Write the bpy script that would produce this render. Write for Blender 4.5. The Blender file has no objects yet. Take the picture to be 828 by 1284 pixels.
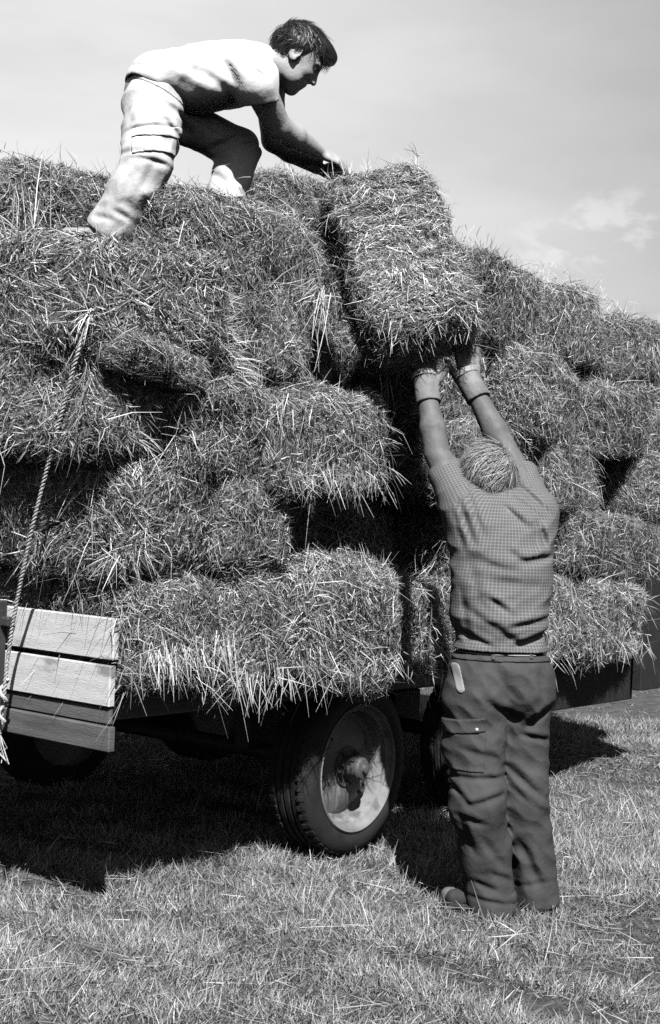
import bpy, math, random
import numpy as np
from mathutils import Vector, Matrix, Euler
random.seed(4)
rng = np.random.default_rng(11)
scene = bpy.context.scene
COL = scene.collection
V = lambda *a: np.array(a, dtype=np.float64)
def nrm(v):
    v = np.asarray(v, float)
    return v / (np.linalg.norm(v, axis=-1, keepdims=True) + 1e-12)

# ------------------------------------------------------------------ camera geometry
FPX, CAMZ, ROLL, HZ = 1725.0, 1.457, math.radians(2.5), 635.0
cR, sR = math.cos(ROLL), math.sin(ROLL)
def P(px, py, Y):
    """measured photo position at a depth -> world point (used to survey the place)"""
    dx, dy = px - 414, py - 642
    a = cR*dx + sR*dy; b = -sR*dx + cR*dy
    return V(a/FPX*Y, Y, CAMZ - (b + 642 - HZ)/FPX*Y)
# trailer frame: s along its side, w inward, z up
C0 = V(-.683, 4.569); UU = V(.6, .8); NN = V(.8, -.6)
SLOPE = -.021
def L(s, w, z):
    return V(C0[0] + s*UU[0] - w*NN[0], C0[1] + s*UU[1] - w*NN[1], z)

# ------------------------------------------------------------------ object helpers
def mesh_np(name, verts, faces, mat=None, parent=None, loc=(0, 0, 0), smooth=True, attrs=None):
    """faces: (n,4) or (n,3) int array; verts given in world space, stored relative to loc"""
    verts = np.asarray(verts, np.float32) - np.asarray(loc, np.float32)
    faces = np.asarray(faces, np.int32)
    me = bpy.data.meshes.new(name)
    k = faces.shape[1]
    me.vertices.add(len(verts)); me.vertices.foreach_set('co', verts.ravel())
    me.loops.add(faces.size); me.loops.foreach_set('vertex_index', faces.ravel())
    me.polygons.add(len(faces))
    me.polygons.foreach_set('loop_start', np.arange(0, faces.size, k, dtype=np.int32))
    me.polygons.foreach_set('use_smooth', np.full(len(faces), smooth))
    me.update(calc_edges=True); me.validate()
    for n, a in (attrs or {}).items():
        a = np.asarray(a, np.float32)
        if a.ndim == 1:
            at = me.attributes.new(n, 'FLOAT', 'POINT'); at.data.foreach_set('value', a)
        else:
            at = me.attributes.new(n, 'FLOAT_VECTOR', 'POINT'); at.data.foreach_set('vector', a.ravel())
    if mat: me.materials.append(mat)
    o = bpy.data.objects.new(name, me); COL.objects.link(o)
    if parent is not None: o.parent = parent
    if parent is None: o.location = loc
    return o

class MB:
    """collects simple solids, linked as one mesh"""
    def __init__(s): s.v = []; s.f = []
    def add(s, vs, fs):
        n = len(s.v); s.v += [tuple(map(float, v)) for v in vs]; s.f += [tuple(i + n for i in f) for f in fs]
    def box(s, fr, a, b, bev=.006):
        """bevelled box between local corners a,b; fr maps local->world"""
        a = np.minimum(a, b)*1.0; b2 = np.maximum(a, b); 
        lo, hi = a, b2
        e = min(bev, .45*min(hi - lo))
        pts = []; idx = {}
        for ix in (0, 1):
            for iy in (0, 1):
                for iz in (0, 1):
                    c = [(lo[0], hi[0])[ix], (lo[1], hi[1])[iy], (lo[2], hi[2])[iz]]
                    sg = [(1, -1)[ix], (1, -1)[iy], (1, -1)[iz]]
                    for ax in range(3):
                        q = list(c)
                        for k in range(3):
                            if k != ax: q[k] += sg[k]*e
                        idx[(ix, iy, iz, ax)] = len(pts); pts.append(fr(*q))
        F = []
        for ax in range(3):
            o1, o2 = [k for k in range(3) if k != ax]
            for sgn in (0, 1):
                r = []
                for (p, q) in ((0, 0), (1, 0), (1, 1), (0, 1)):
                    t = [0, 0, 0]; t[ax] = sgn; t[o1] = p; t[o2] = q
                    r.append(idx[(t[0], t[1], t[2], ax)])
                F.append(tuple(r))
            for p in (0, 1):
                for q in (0, 1):
                    t0 = [0, 0, 0]; t1 = [0, 0, 0]
                    t0[ax], t1[ax] = 0, 1
                    t0[o1] = t1[o1] = p; t0[o2] = t1[o2] = q
                    F.append((idx[(*t0, o1)], idx[(*t1, o1)], idx[(*t1, o2)], idx[(*t0, o2)]))
        for ix in (0, 1):
            for iy in (0, 1):
                for iz in (0, 1):
                    F.append((idx[(ix, iy, iz, 0)], idx[(ix, iy, iz, 1)], idx[(ix, iy, iz, 2)]))
        s.add(pts, F)
    def lathe(s, c, ax, prof, n=48, cap0=True, cap1=True):
        """prof: list of (along axis, radius)"""
        ax = nrm(ax); t = nrm(np.cross(ax, V(0, 0, 1) if abs(ax[2]) < .9 else V(1, 0, 0))); b = np.cross(ax, t)
        vs = []; fs = []
        for (h, r) in prof:
            for k in range(n):
                a = 2*math.pi*k/n
                vs.append(c + ax*h + r*(t*math.cos(a) + b*math.sin(a)))
        for i in range(len(prof) - 1):
            for k in range(n):
                k2 = (k + 1) % n
                fs.append((i*n + k, i*n + k2, (i + 1)*n + k2, (i + 1)*n + k))
        if cap0: fs.append(tuple(range(n))[::-1])
        if cap1: fs.append(tuple((len(prof) - 1)*n + k for k in range(n)))
        s.add(vs, fs)
    def tube(s, pts, r, n=8):
        pts = [np.asarray(p, float) for p in pts]; vs = []; fs = []
        rs = r if hasattr(r, '__len__') else [r]*len(pts)
        up = V(.3, .2, 1)
        for i, p in enumerate(pts):
            d = nrm(pts[min(i + 1, len(pts) - 1)] - pts[max(i - 1, 0)])
            t = np.cross(d, up); t = nrm(t) if np.linalg.norm(t) > 1e-3 else nrm(np.cross(d, V(1, 0, 0))); b = np.cross(d, t)
            for k in range(n):
                a = 2*math.pi*k/n; vs.append(p + rs[i]*(t*math.cos(a) + b*math.sin(a)))
        for i in range(len(pts) - 1):
            for k in range(n):
                k2 = (k + 1) % n; fs.append((i*n + k, i*n + k2, (i + 1)*n + k2, (i + 1)*n + k))
        fs.append(tuple(range(n))[::-1]); fs.append(tuple((len(pts) - 1)*n + k for k in range(n)))
        s.add(vs, fs)
    def build(s, name, mat, parent=None, loc=(0, 0, 0), smooth=False):
        me = bpy.data.meshes.new(name)
        lc = np.asarray(loc, float)
        me.from_pydata([tuple(np.asarray(v) - lc) for v in s.v], [], s.f); me.update()
        import bmesh
        bm = bmesh.new(); bm.from_mesh(me); bmesh.ops.recalc_face_normals(bm, faces=bm.faces); bm.to_mesh(me); bm.free()
        if smooth:
            for p in me.polygons: p.use_smooth = True
            me.set_sharp_from_angle(angle=math.radians(38))
        if mat: me.materials.append(mat)
        o = bpy.data.objects.new(name, me); COL.objects.link(o)
        if parent is not None: o.parent = parent
        else: o.location = loc
        return o

def thing(name, loc, label, cat, group=None):
    o = bpy.data.objects.new(name, None); COL.objects.link(o)
    o.location = loc; o['label'] = label; o['category'] = cat
    if group: o['group'] = group
    return o
def tag(o, label=None, cat=None, group=None, kind=None):
    if label: o['label'] = label
    if cat: o['category'] = cat
    if group: o['group'] = group
    if kind: o['kind'] = kind
    return o

# ------------------------------------------------------------------ materials (monochrome film: everything neutral)
def mat(name, base=.3, rough=.8, var=.0, scale=8., bump=0., bscale=60., spec=.3, attr=None, metal=0., stretch=(1, 1, 1), stain=None):
    m = bpy.data.materials.new(name); m.use_nodes = True
    nt = m.node_tree; N = nt.nodes; K = nt.links
    b = N['Principled BSDF']
    b.inputs['Roughness'].default_value = rough; b.inputs['Specular IOR Level'].default_value = spec
    b.inputs['Metallic'].default_value = metal
    b.inputs['Base Color'].default_value = (base, base, base, 1)
    tc = N.new('ShaderNodeTexCoord'); mp = N.new('ShaderNodeMapping'); mp.inputs['Scale'].default_value = stretch
    K.new(tc.outputs['Object'], mp.inputs['Vector'])
    out = None
    if attr:
        at = N.new('ShaderNodeAttribute'); at.attribute_name = attr
        mu = N.new('ShaderNodeMath'); mu.operation = 'MULTIPLY'; mu.inputs[1].default_value = base
        K.new(at.outputs['Fac'], mu.inputs[0]); out = mu.outputs[0]
    if var:
        no = N.new('ShaderNodeTexNoise'); no.inputs['Scale'].default_value = scale; no.inputs['Detail'].default_value = 6
        K.new(mp.outputs[0], no.inputs['Vector'])
        mr = N.new('ShaderNodeMapRange'); mr.inputs[1].default_value = .3; mr.inputs[2].default_value = .7
        mr.inputs[3].default_value = 1 - var; mr.inputs[4].default_value = 1 + var
        K.new(no.outputs['Fac'], mr.inputs[0])
        mu = N.new('ShaderNodeMath'); mu.operation = 'MULTIPLY'; K.new(mr.outputs[0], mu.inputs[0])
        if out: K.new(out, mu.inputs[1])
        else: mu.inputs[1].default_value = base
        out = mu.outputs[0]
    if stain:
        sc_, th, amt, st2 = stain
        mp2 = N.new('ShaderNodeMapping'); mp2.inputs['Scale'].default_value = st2
        K.new(tc.outputs['Object'], mp2.inputs['Vector'])
        no = N.new('ShaderNodeTexNoise'); no.inputs['Scale'].default_value = sc_; no.inputs['Detail'].default_value = 5
        K.new(mp2.outputs[0], no.inputs['Vector'])
        mr = N.new('ShaderNodeMapRange'); mr.inputs[1].default_value = th; mr.inputs[2].default_value = th + .07
        mr.inputs[3].default_value = 1; mr.inputs[4].default_value = 1 - amt
        K.new(no.outputs['Fac'], mr.inputs[0])
        mu = N.new('ShaderNodeMath'); mu.operation = 'MULTIPLY'; K.new(mr.outputs[0], mu.inputs[0])
        if out: K.new(out, mu.inputs[1])
        else: mu.inputs[1].default_value = base
        out = mu.outputs[0]
    if out:
        cc = N.new('ShaderNodeCombineColor')
        for i in range(3): K.new(out, cc.inputs[i])
        K.new(cc.outputs[0], b.inputs['Base Color'])
    if bump:
        no = N.new('ShaderNodeTexNoise'); no.inputs['Scale'].default_value = bscale; no.inputs['Detail'].default_value = 4
        K.new(mp.outputs[0], no.inputs['Vector'])
        bu = N.new('ShaderNodeBump'); bu.inputs['Strength'].default_value = bump; bu.inputs['Distance'].default_value = .01
        K.new(no.outputs['Fac'], bu.inputs['Height']); K.new(bu.outputs[0], b.inputs['Normal'])
    return m
M = dict(
    straw=mat('straw', 1., .55, attr='tint', spec=.35),
    haycore=mat('hay_core', .10, .95, var=.6, scale=40, bump=1., bscale=90),  # dark base imitates the shaded interior between the straws
    grass=mat('grass_blade', 1., .6, attr='tint', spec=.3),
    soil=mat('turf_soil', .07, .95, var=.5, scale=14, bump=1., bscale=50),
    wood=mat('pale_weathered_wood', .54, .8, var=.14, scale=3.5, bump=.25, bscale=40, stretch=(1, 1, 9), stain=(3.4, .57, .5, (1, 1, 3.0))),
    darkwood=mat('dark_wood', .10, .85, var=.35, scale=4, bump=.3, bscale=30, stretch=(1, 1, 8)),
    deckwood=mat('deck_wood', .07, .9, var=.3, scale=5, bump=.3),
    steel=mat('dark_painted_steel', .045, .55, var=.3, scale=10, bump=.1, bscale=30),
    rubber=mat('tyre_rubber', .022, .75, var=.3, scale=15, bump=.15, bscale=80),
    rim=mat('pale_painted_rim', .21, .55, var=.35, scale=9, bump=.12, bscale=30, stain=(7, .60, .5, (1, 1, 1))),
    hub=mat('hub_metal', .09, .5, var=.3, scale=20, bump=.1),
    rope=mat('rope_fibre', .46, .85, var=.3, scale=60, bump=.4, bscale=200),
    twine=mat('baler_twine', .14, .8),
    skin=mat('tanned_skin', .125, .6, var=.22, scale=24, bump=.22, bscale=70, spec=.28),
    skin2=mat('skin', .40, .58, var=.14, scale=24, bump=.15, bscale=90, spec=.28),
    tee=mat('white_cotton', .76, .85, bump=.25, bscale=28),
    paletrouser=mat('pale_twill', .52, .9, var=.16, scale=10, bump=.35, bscale=34),
    trouser=mat('dark_grey_twill', .056, .88, var=.22, scale=11, bump=.26, bscale=60, spec=.2),
    lining=mat('pocket_lining', .26, .85, bump=.2, bscale=60),
    belt=mat('belt_leather', .02, .5),
    glove=mat('worn_leather_glove', .19, .8, var=.35, scale=16, bump=.4, bscale=60),
    cuff=mat('knit_lining', .30, .9, var=.3, scale=40, bump=.5, bscale=100),
    darkhair=mat('dark_hair', 1., .42, attr='tint', spec=.5),
    greyhair=mat('greying_hair', 1., .42, attr='tint', spec=.5),
    shoe=mat('shoe_leather', .05, .5, var=.3, scale=20),
    shoelight=mat('shoe_canvas', .3, .8, var=.2, scale=20),
    lace=mat('shoe_lace', .6, .8),
    eye=mat('eye', .6, .2, spec=.5), iris=mat('iris', .03, .2, spec=.5),
    button=mat('metal_button', .4, .4),
)
def check_material():
    m = bpy.data.materials.new('checked_cotton'); m.use_nodes = True
    nt = m.node_tree; N = nt.nodes; K = nt.links; b = N['Principled BSDF']
    b.inputs['Roughness'].default_value = .85; b.inputs['Specular IOR Level'].default_value = .2
    at = N.new('ShaderNodeAttribute'); at.attribute_name = 'weave'
    sp = N.new('ShaderNodeSeparateXYZ'); K.new(at.outputs['Vector'], sp.inputs[0])
    outs = []
    for i in (0, 1):
        mu = N.new('ShaderNodeMath'); mu.operation = 'MULTIPLY'; mu.inputs[1].default_value = 1/.0115
        fr = N.new('ShaderNodeMath'); fr.operation = 'FRACT'
        gt = N.new('ShaderNodeMath'); gt.operation = 'GREATER_THAN'; gt.inputs[1].default_value = .70
        K.new(sp.outputs[i], mu.inputs[0]); K.new(mu.outputs[0], fr.inputs[0]); K.new(fr.outputs[0], gt.inputs[0]); outs.append(gt.outputs[0])
    ad = N.new('ShaderNodeMath'); ad.operation = 'ADD'; K.new(outs[0], ad.inputs[0]); K.new(outs[1], ad.inputs[1])
    mr = N.new('ShaderNodeMapRange'); mr.inputs[2].default_value = 2; mr.inputs[3].default_value = .10; mr.inputs[4].default_value = .215
    K.new(ad.outputs[0], mr.inputs[0])
    cc = N.new('ShaderNodeCombineColor')
    for i in range(3): K.new(mr.outputs[0], cc.inputs[i])
    K.new(cc.outputs[0], b.inputs['Base Color'])
    tc = N.new('ShaderNodeTexCoord'); no = N.new('ShaderNodeTexNoise'); no.inputs['Scale'].default_value = 35; no.inputs['Detail'].default_value = 4
    K.new(tc.outputs['Object'], no.inputs['Vector'])
    bu = N.new('ShaderNodeBump'); bu.inputs['Strength'].default_value = .2; bu.inputs['Distance'].default_value = .01
    K.new(no.outputs['Fac'], bu.inputs['Height']); K.new(bu.outputs[0], b.inputs['Normal'])
    return m
M['check'] = check_material()

# ------------------------------------------------------------------ blades (straw, grass, hair): curved tapered strips
def blades(root, dirn, length, width, side, bend, taper=(1, .9, .25)):
    """root,dirn,side,bend: (n,3); length,width: (n,)"""
    n = len(root); dirn = nrm(dirn)
    pts = [root, root + dirn*(length*.5)[:, None] + bend*.25, root + dirn*length[:, None] + bend]
    vs = np.empty((n, 6, 3))
    for i, p in enumerate(pts):
        off = side*(width*.5*taper[i])[:, None]
        vs[:, 2*i] = p - off; vs[:, 2*i + 1] = p + off
    base = (np.arange(n)*6)[:, None]
    f = np.concatenate([base + [0, 1, 3, 2], base + [2, 3, 5, 4]], axis=1).reshape(-1, 4)
    return vs.reshape(-1, 3), f
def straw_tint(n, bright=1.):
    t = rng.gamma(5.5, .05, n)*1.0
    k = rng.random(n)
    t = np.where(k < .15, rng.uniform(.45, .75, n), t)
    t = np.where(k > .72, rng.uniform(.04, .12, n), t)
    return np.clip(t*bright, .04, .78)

# ------------------------------------------------------------------ hay bales
DIM = V(.90, .45, .37)
class Folds:
    """cloth folds: rounded ridges with sharp valleys, stretched along one direction"""
    def __init__(s, n, kmin, kmax, seed, st):
        r = np.random.default_rng(seed); s.k = nrm(r.normal(size=(n, 3))*np.array(st))*r.uniform(kmin, kmax, (n, 1)); s.ph = r.uniform(0, 6.28, n)
    def __call__(s, p):
        out = np.zeros(len(p))
        for k, ph in zip(s.k, s.ph): out += np.sin(p @ k + ph)
        return .75 - np.abs(out)/math.sqrt(len(s.ph))*1.1
class Waves:
    def __init__(s, n, kmin, kmax, seed):
        r = np.random.default_rng(seed)
        s.k = nrm(r.normal(size=(n, 3)))*r.uniform(kmin, kmax, (n, 1)); s.ph = r.uniform(0, 6.28, n); s.a = kmin/np.linalg.norm(s.k, axis=1)
    def __call__(s, p):
        out = np.zeros(len(p))
        for k, ph, a in zip(s.k, s.ph, s.a): out += a*np.sin(p @ k + ph)
        return out/math.sqrt(len(s.ph))
def bale_map(p, wv1, wv2, dim, inset=0.):
    """p on the cube [-1,1]^3 -> point and normal on a slumped rounded bale"""
    e = 6.2
    q = p/((np.abs(p)**e).sum(1)**(1/e))[:, None]
    pos = q*dim/2
    nor = nrm(np.sign(q)*np.abs(q)**(e - 1)/(dim/2))
    d = .036*wv1(pos) + .017*wv2(pos) - inset + .014
    d -= .013*np.abs(np.sin(pos[:, 0]*math.pi/.10 + 1.5*wv1(pos)))**6     # flakes
    return pos + nor*d[:, None], nor
def cube_pts(n):
    """n random points on the cube, area-true for the bale's sides"""
    a = V(DIM[1]*DIM[2], DIM[0]*DIM[2], DIM[0]*DIM[1]); a = a/a.sum()
    ax = rng.choice(3, n, p=a); p = rng.uniform(-1, 1, (n, 3)); p[np.arange(n), ax] = rng.choice([-1., 1.], n)
    return p
def bale_mesh(seed, nst=46000, bright=1., dim=DIM):
    w1 = Waves(7, 5, 14, seed); w2 = Waves(10, 22, 60, seed + 50)
    # core
    g = 22; vs = []; fs = []
    lin = np.linspace(-1, 1, g)
    A, B = np.meshgrid(lin, lin, indexing='ij')
    for ax in range(3):
        for sg in (-1, 1):
            p = np.empty((g*g, 3)); o = [k for k in range(3) if k != ax]
            p[:, ax] = sg; p[:, o[0]] = A.ravel(); p[:, o[1]] = B.ravel()
            pos, _ = bale_map(p, w1, w2, dim, .022)
            n0 = sum(len(v) for v in vs); vs.append(pos)
            i = np.arange(g*g).reshape(g, g)
            q = np.stack([i[:-1, :-1], i[1:, :-1], i[1:, 1:], i[:-1, 1:]], -1).reshape(-1, 4) + n0
            fs.append(q if (sg > 0) == (ax != 1) else q[:, ::-1])
    ncore = sum(len(v) for v in vs); nfc = sum(len(f) for f in fs)
    # straws
    p = cube_pts(nst); pos, nor = bale_map(p, w1, w2, dim)
    rv = rng.normal(size=(nst, 3)); rv[:, 0] *= .75
    # combed, locally coherent direction field mixed with random
    fld = np.stack([Waves(7, 9, 32, seed + 70 + i)(pos) for i in range(3)], 1)
    rv = rv*.62 + fld*1.15
    tan = nrm(rv - (rv*nor).sum(1, keepdims=True)*nor)
    k = rng.random(nst)
    lift = np.abs(rng.normal(0, .30, nst)); lift = np.where(k < .14, rng.uniform(.4, 1.1, nst), lift)
    d = nrm(tan*np.cos(lift)[:, None] + nor*np.sin(lift)[:, None])
    ln = rng.gamma(2.2, .0095, nst) + .012; ln = np.where(k > .93, rng.uniform(.05, .12, nst), np.minimum(ln, .08)); ln = np.where(k > .992, rng.uniform(.12, .22, nst), ln)
    wd = rng.uniform(.0012, .0034, nst)
    dep = rng.uniform(-.030, .008, nst)
    edge = np.sort(np.abs(pos/(dim/2)), 1)[:, 1] > .84
    lift2 = np.where(edge & (rng.random(nst) < .25), rng.uniform(.2, 1.0, nst), 0)[:, None]; d = nrm(d + nor*lift2)
    root = pos + nor*dep[:, None] - d*(ln*.4)[:, None]
    side = nrm(np.cross(d, nor + rng.normal(0, .55, (nst, 3))))
    bend = (rng.normal(0, .16, (nst, 3)) - .10*nor)*ln[:, None]
    v2, f2 = blades(root, d, ln, wd, side, bend)
    vs.append(v2); fs.append(f2 + ncore)
    verts = np.concatenate(vs); faces = np.concatenate(fs)
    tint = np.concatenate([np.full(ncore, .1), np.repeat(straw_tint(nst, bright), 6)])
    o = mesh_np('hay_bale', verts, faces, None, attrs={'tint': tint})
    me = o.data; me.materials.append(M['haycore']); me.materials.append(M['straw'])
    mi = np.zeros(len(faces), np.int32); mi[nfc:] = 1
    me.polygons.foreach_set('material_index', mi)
    bpy.data.objects.remove(o)
    return me
BV = [bale_mesh(100 + 13*i, bright=b) for i, b in enumerate((1.0, .92, 1.08, .96, 1.04, .9, 1.1, 1.0))]
def twine_mesh(x):
    m = MB(); pts = []
    e = 7.
    for i in range(41):
        a = 2*math.pi*i/40; q = V(0, math.cos(a), math.sin(a)); q = q/(np.abs(q)**e).sum()**(1/e)
        pts.append(V(x + .006*math.sin(3*a), q[1]*(DIM[1]/2 + .006), q[2]*(DIM[2]/2 + .006)))
    m.tube(pts, .0028, 6); o = m.build('twine', M['twine'], None, smooth=True); me = o.data; bpy.data.objects.remove(o); return me
TW = [twine_mesh(-.2), twine_mesh(.2)]
BALES = {}
def bale(key, s0, s1, w0, w1, z0, z1, label, group='hay bales stacked on the trailer', yaw=0, pitch=0, roll=0, var=None, jit=1.):
    ds, dw, dz = s1 - s0, w1 - w0, z1 - z0
    long_w = dw > ds
    dims = V(dw, ds, dz) if long_w else V(ds, dw, dz)
    k = len(BALES)
    o = bpy.data.objects.new('hay_bale', BV[(k*3 + k//8) % 8 if var is None else var])
    COL.objects.link(o)
    sc = (s0 + s1)/2
    o.location = L(sc, (w0 + w1)/2, (z0 + z1)/2 + SLOPE*sc)
    ang = math.atan2(UU[1], UU[0]) if not long_w else math.atan2(-NN[1], -NN[0])
    flip = Matrix.Rotation(math.pi*(k % 2), 3, 'Z') @ Matrix.Rotation(math.pi*((k//2) % 2), 3, 'X')
    R = Matrix.Rotation(ang + math.radians(yaw + jit*random.uniform(-7, 7)), 3, 'Z') @ Matrix.Rotation(math.radians(roll + jit*random.uniform(-8, 8)), 3, 'X') @ Matrix.Rotation(math.radians(pitch + jit*random.uniform(-5, 5)), 3, 'Y') @ flip
    o.rotation_euler = R.to_euler(); o.scale = tuple((dims + V(.03, .02, .012))/DIM)
    tag(o, label, 'hay bale', group or 'single')
    for t in TW:
        c = bpy.data.objects.new('twine', t); COL.objects.link(c); c.parent = o
    BALES[key] = o
    return o
#     key   s0    s1    w0    w1    z0    z1
bale('a1', .03, .43, -.07, .80, .82, 1.19, 'hay bale beside the pale end boards, pale straw fringe hanging from its bottom edge')
bale('b1', .42, .78, -.10, .76, .80, 1.20, 'narrow bale end on the bed between the fringed bale and the bale over the wheel')
bale('c1', .75, 1.57, -.17, .29, .80, 1.24, 'long bulging sunlit hay bale directly above the front wheel')
bale('d1', 1.58, 2.42, -.08, .38, .80, 1.18, 'bottom hay bale striped by the shadows of the raised arms')
bale('e1', 2.43, 3.26, -.06, .40, .79, 1.17, 'bottom hay bale just past the standing man, second from the far end of the bed')
bale('f1', 3.27, 4.16, -.08, .38, .78, 1.17, 'bright ragged bottom hay bale at the far end of the trailer bed')
bale('a2', -.09, .37, -.06, .82, 1.21, 1.60, 'square-ended corner bale two rows above the pale boards, rope crossing it')
bale('b2', .37, .76, -.08, .80, 1.19, 1.56, 'round bale end above the narrow bale, beside the dark hollow over the wheel')
bale('c2', .78, 1.62, .34, .80, 1.20, 1.56, 'hay bale set back in the dark hollow above the front wheel')
bale('d2', 1.66, 2.12, .34, 1.2, 1.18, 1.55, 'shadowed bale end behind the standing man, second row from the bed')
bale('e2', 2.13, 2.62, -.05, .82, 1.18, 1.55, 'bale end hidden mostly by the checked shirt, second row from the bed')
bale('f2', 2.66, 3.06, .34, 1.15, 1.17, 1.54, 'bale end set back in a dark notch next to the shirt shoulder blade')
bale('g2', 3.09, 4.27, -.05, .40, 1.20, 1.55, 'hay bale second from the bed at the far end of the load')
bale('a3', -.26, .15, -.05, .82, 1.59, 1.95, 'sunlit corner bale in the middle of the load end, below the drooping bale', roll=4)
bale('b3', .14, .62, -.10, .76, 1.55, 1.92, 'shaggy bale end tucked beneath the dark wedge-shaped gap')
bale('c3', .60, 1.25, -.18, .28, 1.54, 1.91, 'long shaggy bale jutting out above the dark hollow', pitch=2)
bale('d3', 1.34, 1.86, .50, 1.36, 1.55, 1.91, 'bale end deep in the shaded gap below the lifted bale')
bale('e3', 1.9, 2.70, -.05, .41, 1.55, 1.92, 'hay bale directly behind the standing man\'s head and elbow')
bale('f3', 2.86, 3.5, -.04, .42, 1.55, 1.91, 'hay bale in the third row, just beyond the raised arms')
bale('g3', 3.56, 4.04, .30, 1.16, 1.55, 1.84, 'third-row hay bale at the far end of the load, below a deep dark hole')
bale('a4', -.22, .32, -.16, .78, 1.93, 2.31, 'big pale drooping corner bale just below the rear foot of the bending man', roll=-5, pitch=0)
bale('b4', .33, .68, -.02, .83, 1.91, 2.27, 'bale end with combed pale straw beside the drooping corner bale')
bale('c4', .66, .94, -.04, .82, 1.91, 2.28, 'bale end with a long straw tuft hanging into the dark gap')
bale('d4', 1.06, 1.84, .46, .92, 1.92, 2.28, 'hay bale at the back of the dark gap beneath the lifted bale')
bale('e4', 1.86, 2.32, -.02, .84, 1.92, 2.30, 'bale end next to the gloved hands, fourth row from the bed')
bale('f4', 2.42, 3.22, -.05, .41, 1.92, 2.30, 'hay bale below the top row, middle of the long side past the gloves')
bale('g4', 3.26, 4.12, -.03, .43, 1.91, 2.29, 'hay bale below the top row at the far end of the load')
bale('a5', .26, .98, .0, .46, 2.24, 2.56, 'hay bale under the front foot of the bending man', roll=-2)
bale('e5', 1.92, 2.76, -.02, .44, 2.31, 2.70, 'top-row hay bale right behind the lifted bale')
bale('f5', 2.76, 3.52, -.02, .44, 2.30, 2.69, 'middle top-row hay bale along the sloping skyline')
bale('g5', 3.50, 4.28, .0, .46, 2.29, 2.64, 'top-row hay bale at the far end under the white clouds')
bale('h5', -.05, .86, .62, 1.06, 2.30, 2.67, 'raised bale behind the rear leg of the bending man')
bale('i5', -.10, .80, 1.07, 1.50, 2.33, 2.70, 'top bale at the back edge of the load end')
bale('j5', .88, 1.78, .52, .98, 2.28, 2.64, 'bale behind the front knee of the bending man')
bale('s5', 1.44, 1.86, .50, 1.36, 2.29, 2.66, 'bale end at the top of the dark gap, behind the lifted bale')
bale('k6', 1.36, 2.2, .52, .98, 2.66, 2.95, 'highest back bale on the skyline beyond the bending man\'s hands')
BK = 'inner hay bales of the load'
for li, (z0, z1) in enumerate(((1.20, 1.56), (1.57, 1.93), (1.94, 2.29), (2.30, 2.66))):
    for si in range(5):
        s0 = -.05 + .86*si
        bale('q%d%d' % (li, si), s0, s0 + .84 if si < 4 else (4.2, 4.3, 4.4, 4.4)[li], 1.46 if (li == 3 and si == 0) else (.97 if si < 2 or li > 0 else 1.06), (1.92 if (li == 3 and si == 0) else 1.43), z0, z1, 'inner hay bale mostly hidden behind the outer bales', BK)
for li, (z0, z1) in enumerate(((.82, 1.2), (1.21, 1.57), (1.58, 1.94), (1.95, 2.31))):
    for wi in range(2):
        w0 = (.84, .86, .84, .82)[li] + .47*wi
        if li and wi == 0: continue
        bale('p%d%d' % (li, wi), -.02 if li else .03, .86, w0 + (.14 if li else 0), w0 + .45 + (.14 if li else 0), z0, z1, 'inner hay bale mostly hidden behind the outer bales', BK)
for si in range(3):
    s0 = 1.9 + .76*si
    bale('r%d' % si, s0, s0 + .74, .48, .93, 2.28, 2.70, 'inner hay bale mostly hidden behind the outer bales', BK)

bale('u2', 4.30, 4.72, .02, .9, 1.20, 1.56, 'bale end jutting past the trailer bed at the frame edge, second row', jit=.4)
bale('u3', 4.08, 4.52, .0, .88, 1.55, 1.92, 'bale end at the frame edge beside the deep dark hole, third row', jit=.4)
bale('u4', 4.16, 4.60, .06, .94, 1.91, 2.28, 'bale end at the frame edge in the fourth row from the bed', jit=.4)
bale('u5', 4.32, 4.74, .10, .98, 2.26, 2.58, 'topmost bale end at the frame edge, low end of the skyline', jit=.4)
bale('t4', 4.1, 4.55, .70, 1.6, 1.18, 1.55, 'inner hay bale mostly hidden behind the outer bales', BK)
bale('t5', 4.1, 4.55, .70, 1.6, .80, 1.17, 'inner hay bale mostly hidden behind the outer bales', BK)
_o = bale('flake', -.20, .22, -.17, .20, 1.87, 2.0, 'thin dark flake of hay wedged beneath the drooping corner bale', None, roll=14, pitch=8, jit=.2)
_o.name = 'hay_flake'; _o['category'] = 'hay flake'; del _o['group']
for _c in list(_o.children): bpy.data.objects.remove(_c)
# the bale being passed up
def lifted():
    a = P(541, 402, 5.13); b = P(464, 202, 5.52)          # lower and upper end centres of the top face
    x = nrm(b - a)
    nf = V(-.12, -.62, .6); nf = nrm(nf - x*np.dot(nf, x)); y = np.cross(nf, x)
    c = (a + b)/2 - nf*.17
    o = bpy.data.objects.new('hay_bale', bale_mesh(777, 52000, 1.2)); COL.objects.link(o)
    Mx = Matrix((x, y, nf)).transposed()
    o.rotation_euler = Mx.to_euler(); o.location = c; ln = np.linalg.norm(b - a)
    o.scale = (ln/DIM[0]*.98, .44/DIM[1], .36/DIM[2])
    tag(o, 'hay bale being lifted from the trailer by the two men, tilted on end', 'hay bale')
    for t in TW:
        k = bpy.data.objects.new('twine', t); COL.objects.link(k); k.parent = o
    BALES['lift'] = o
    return a, b, x, y, nf, c, ln
LIFT = lifted()

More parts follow.
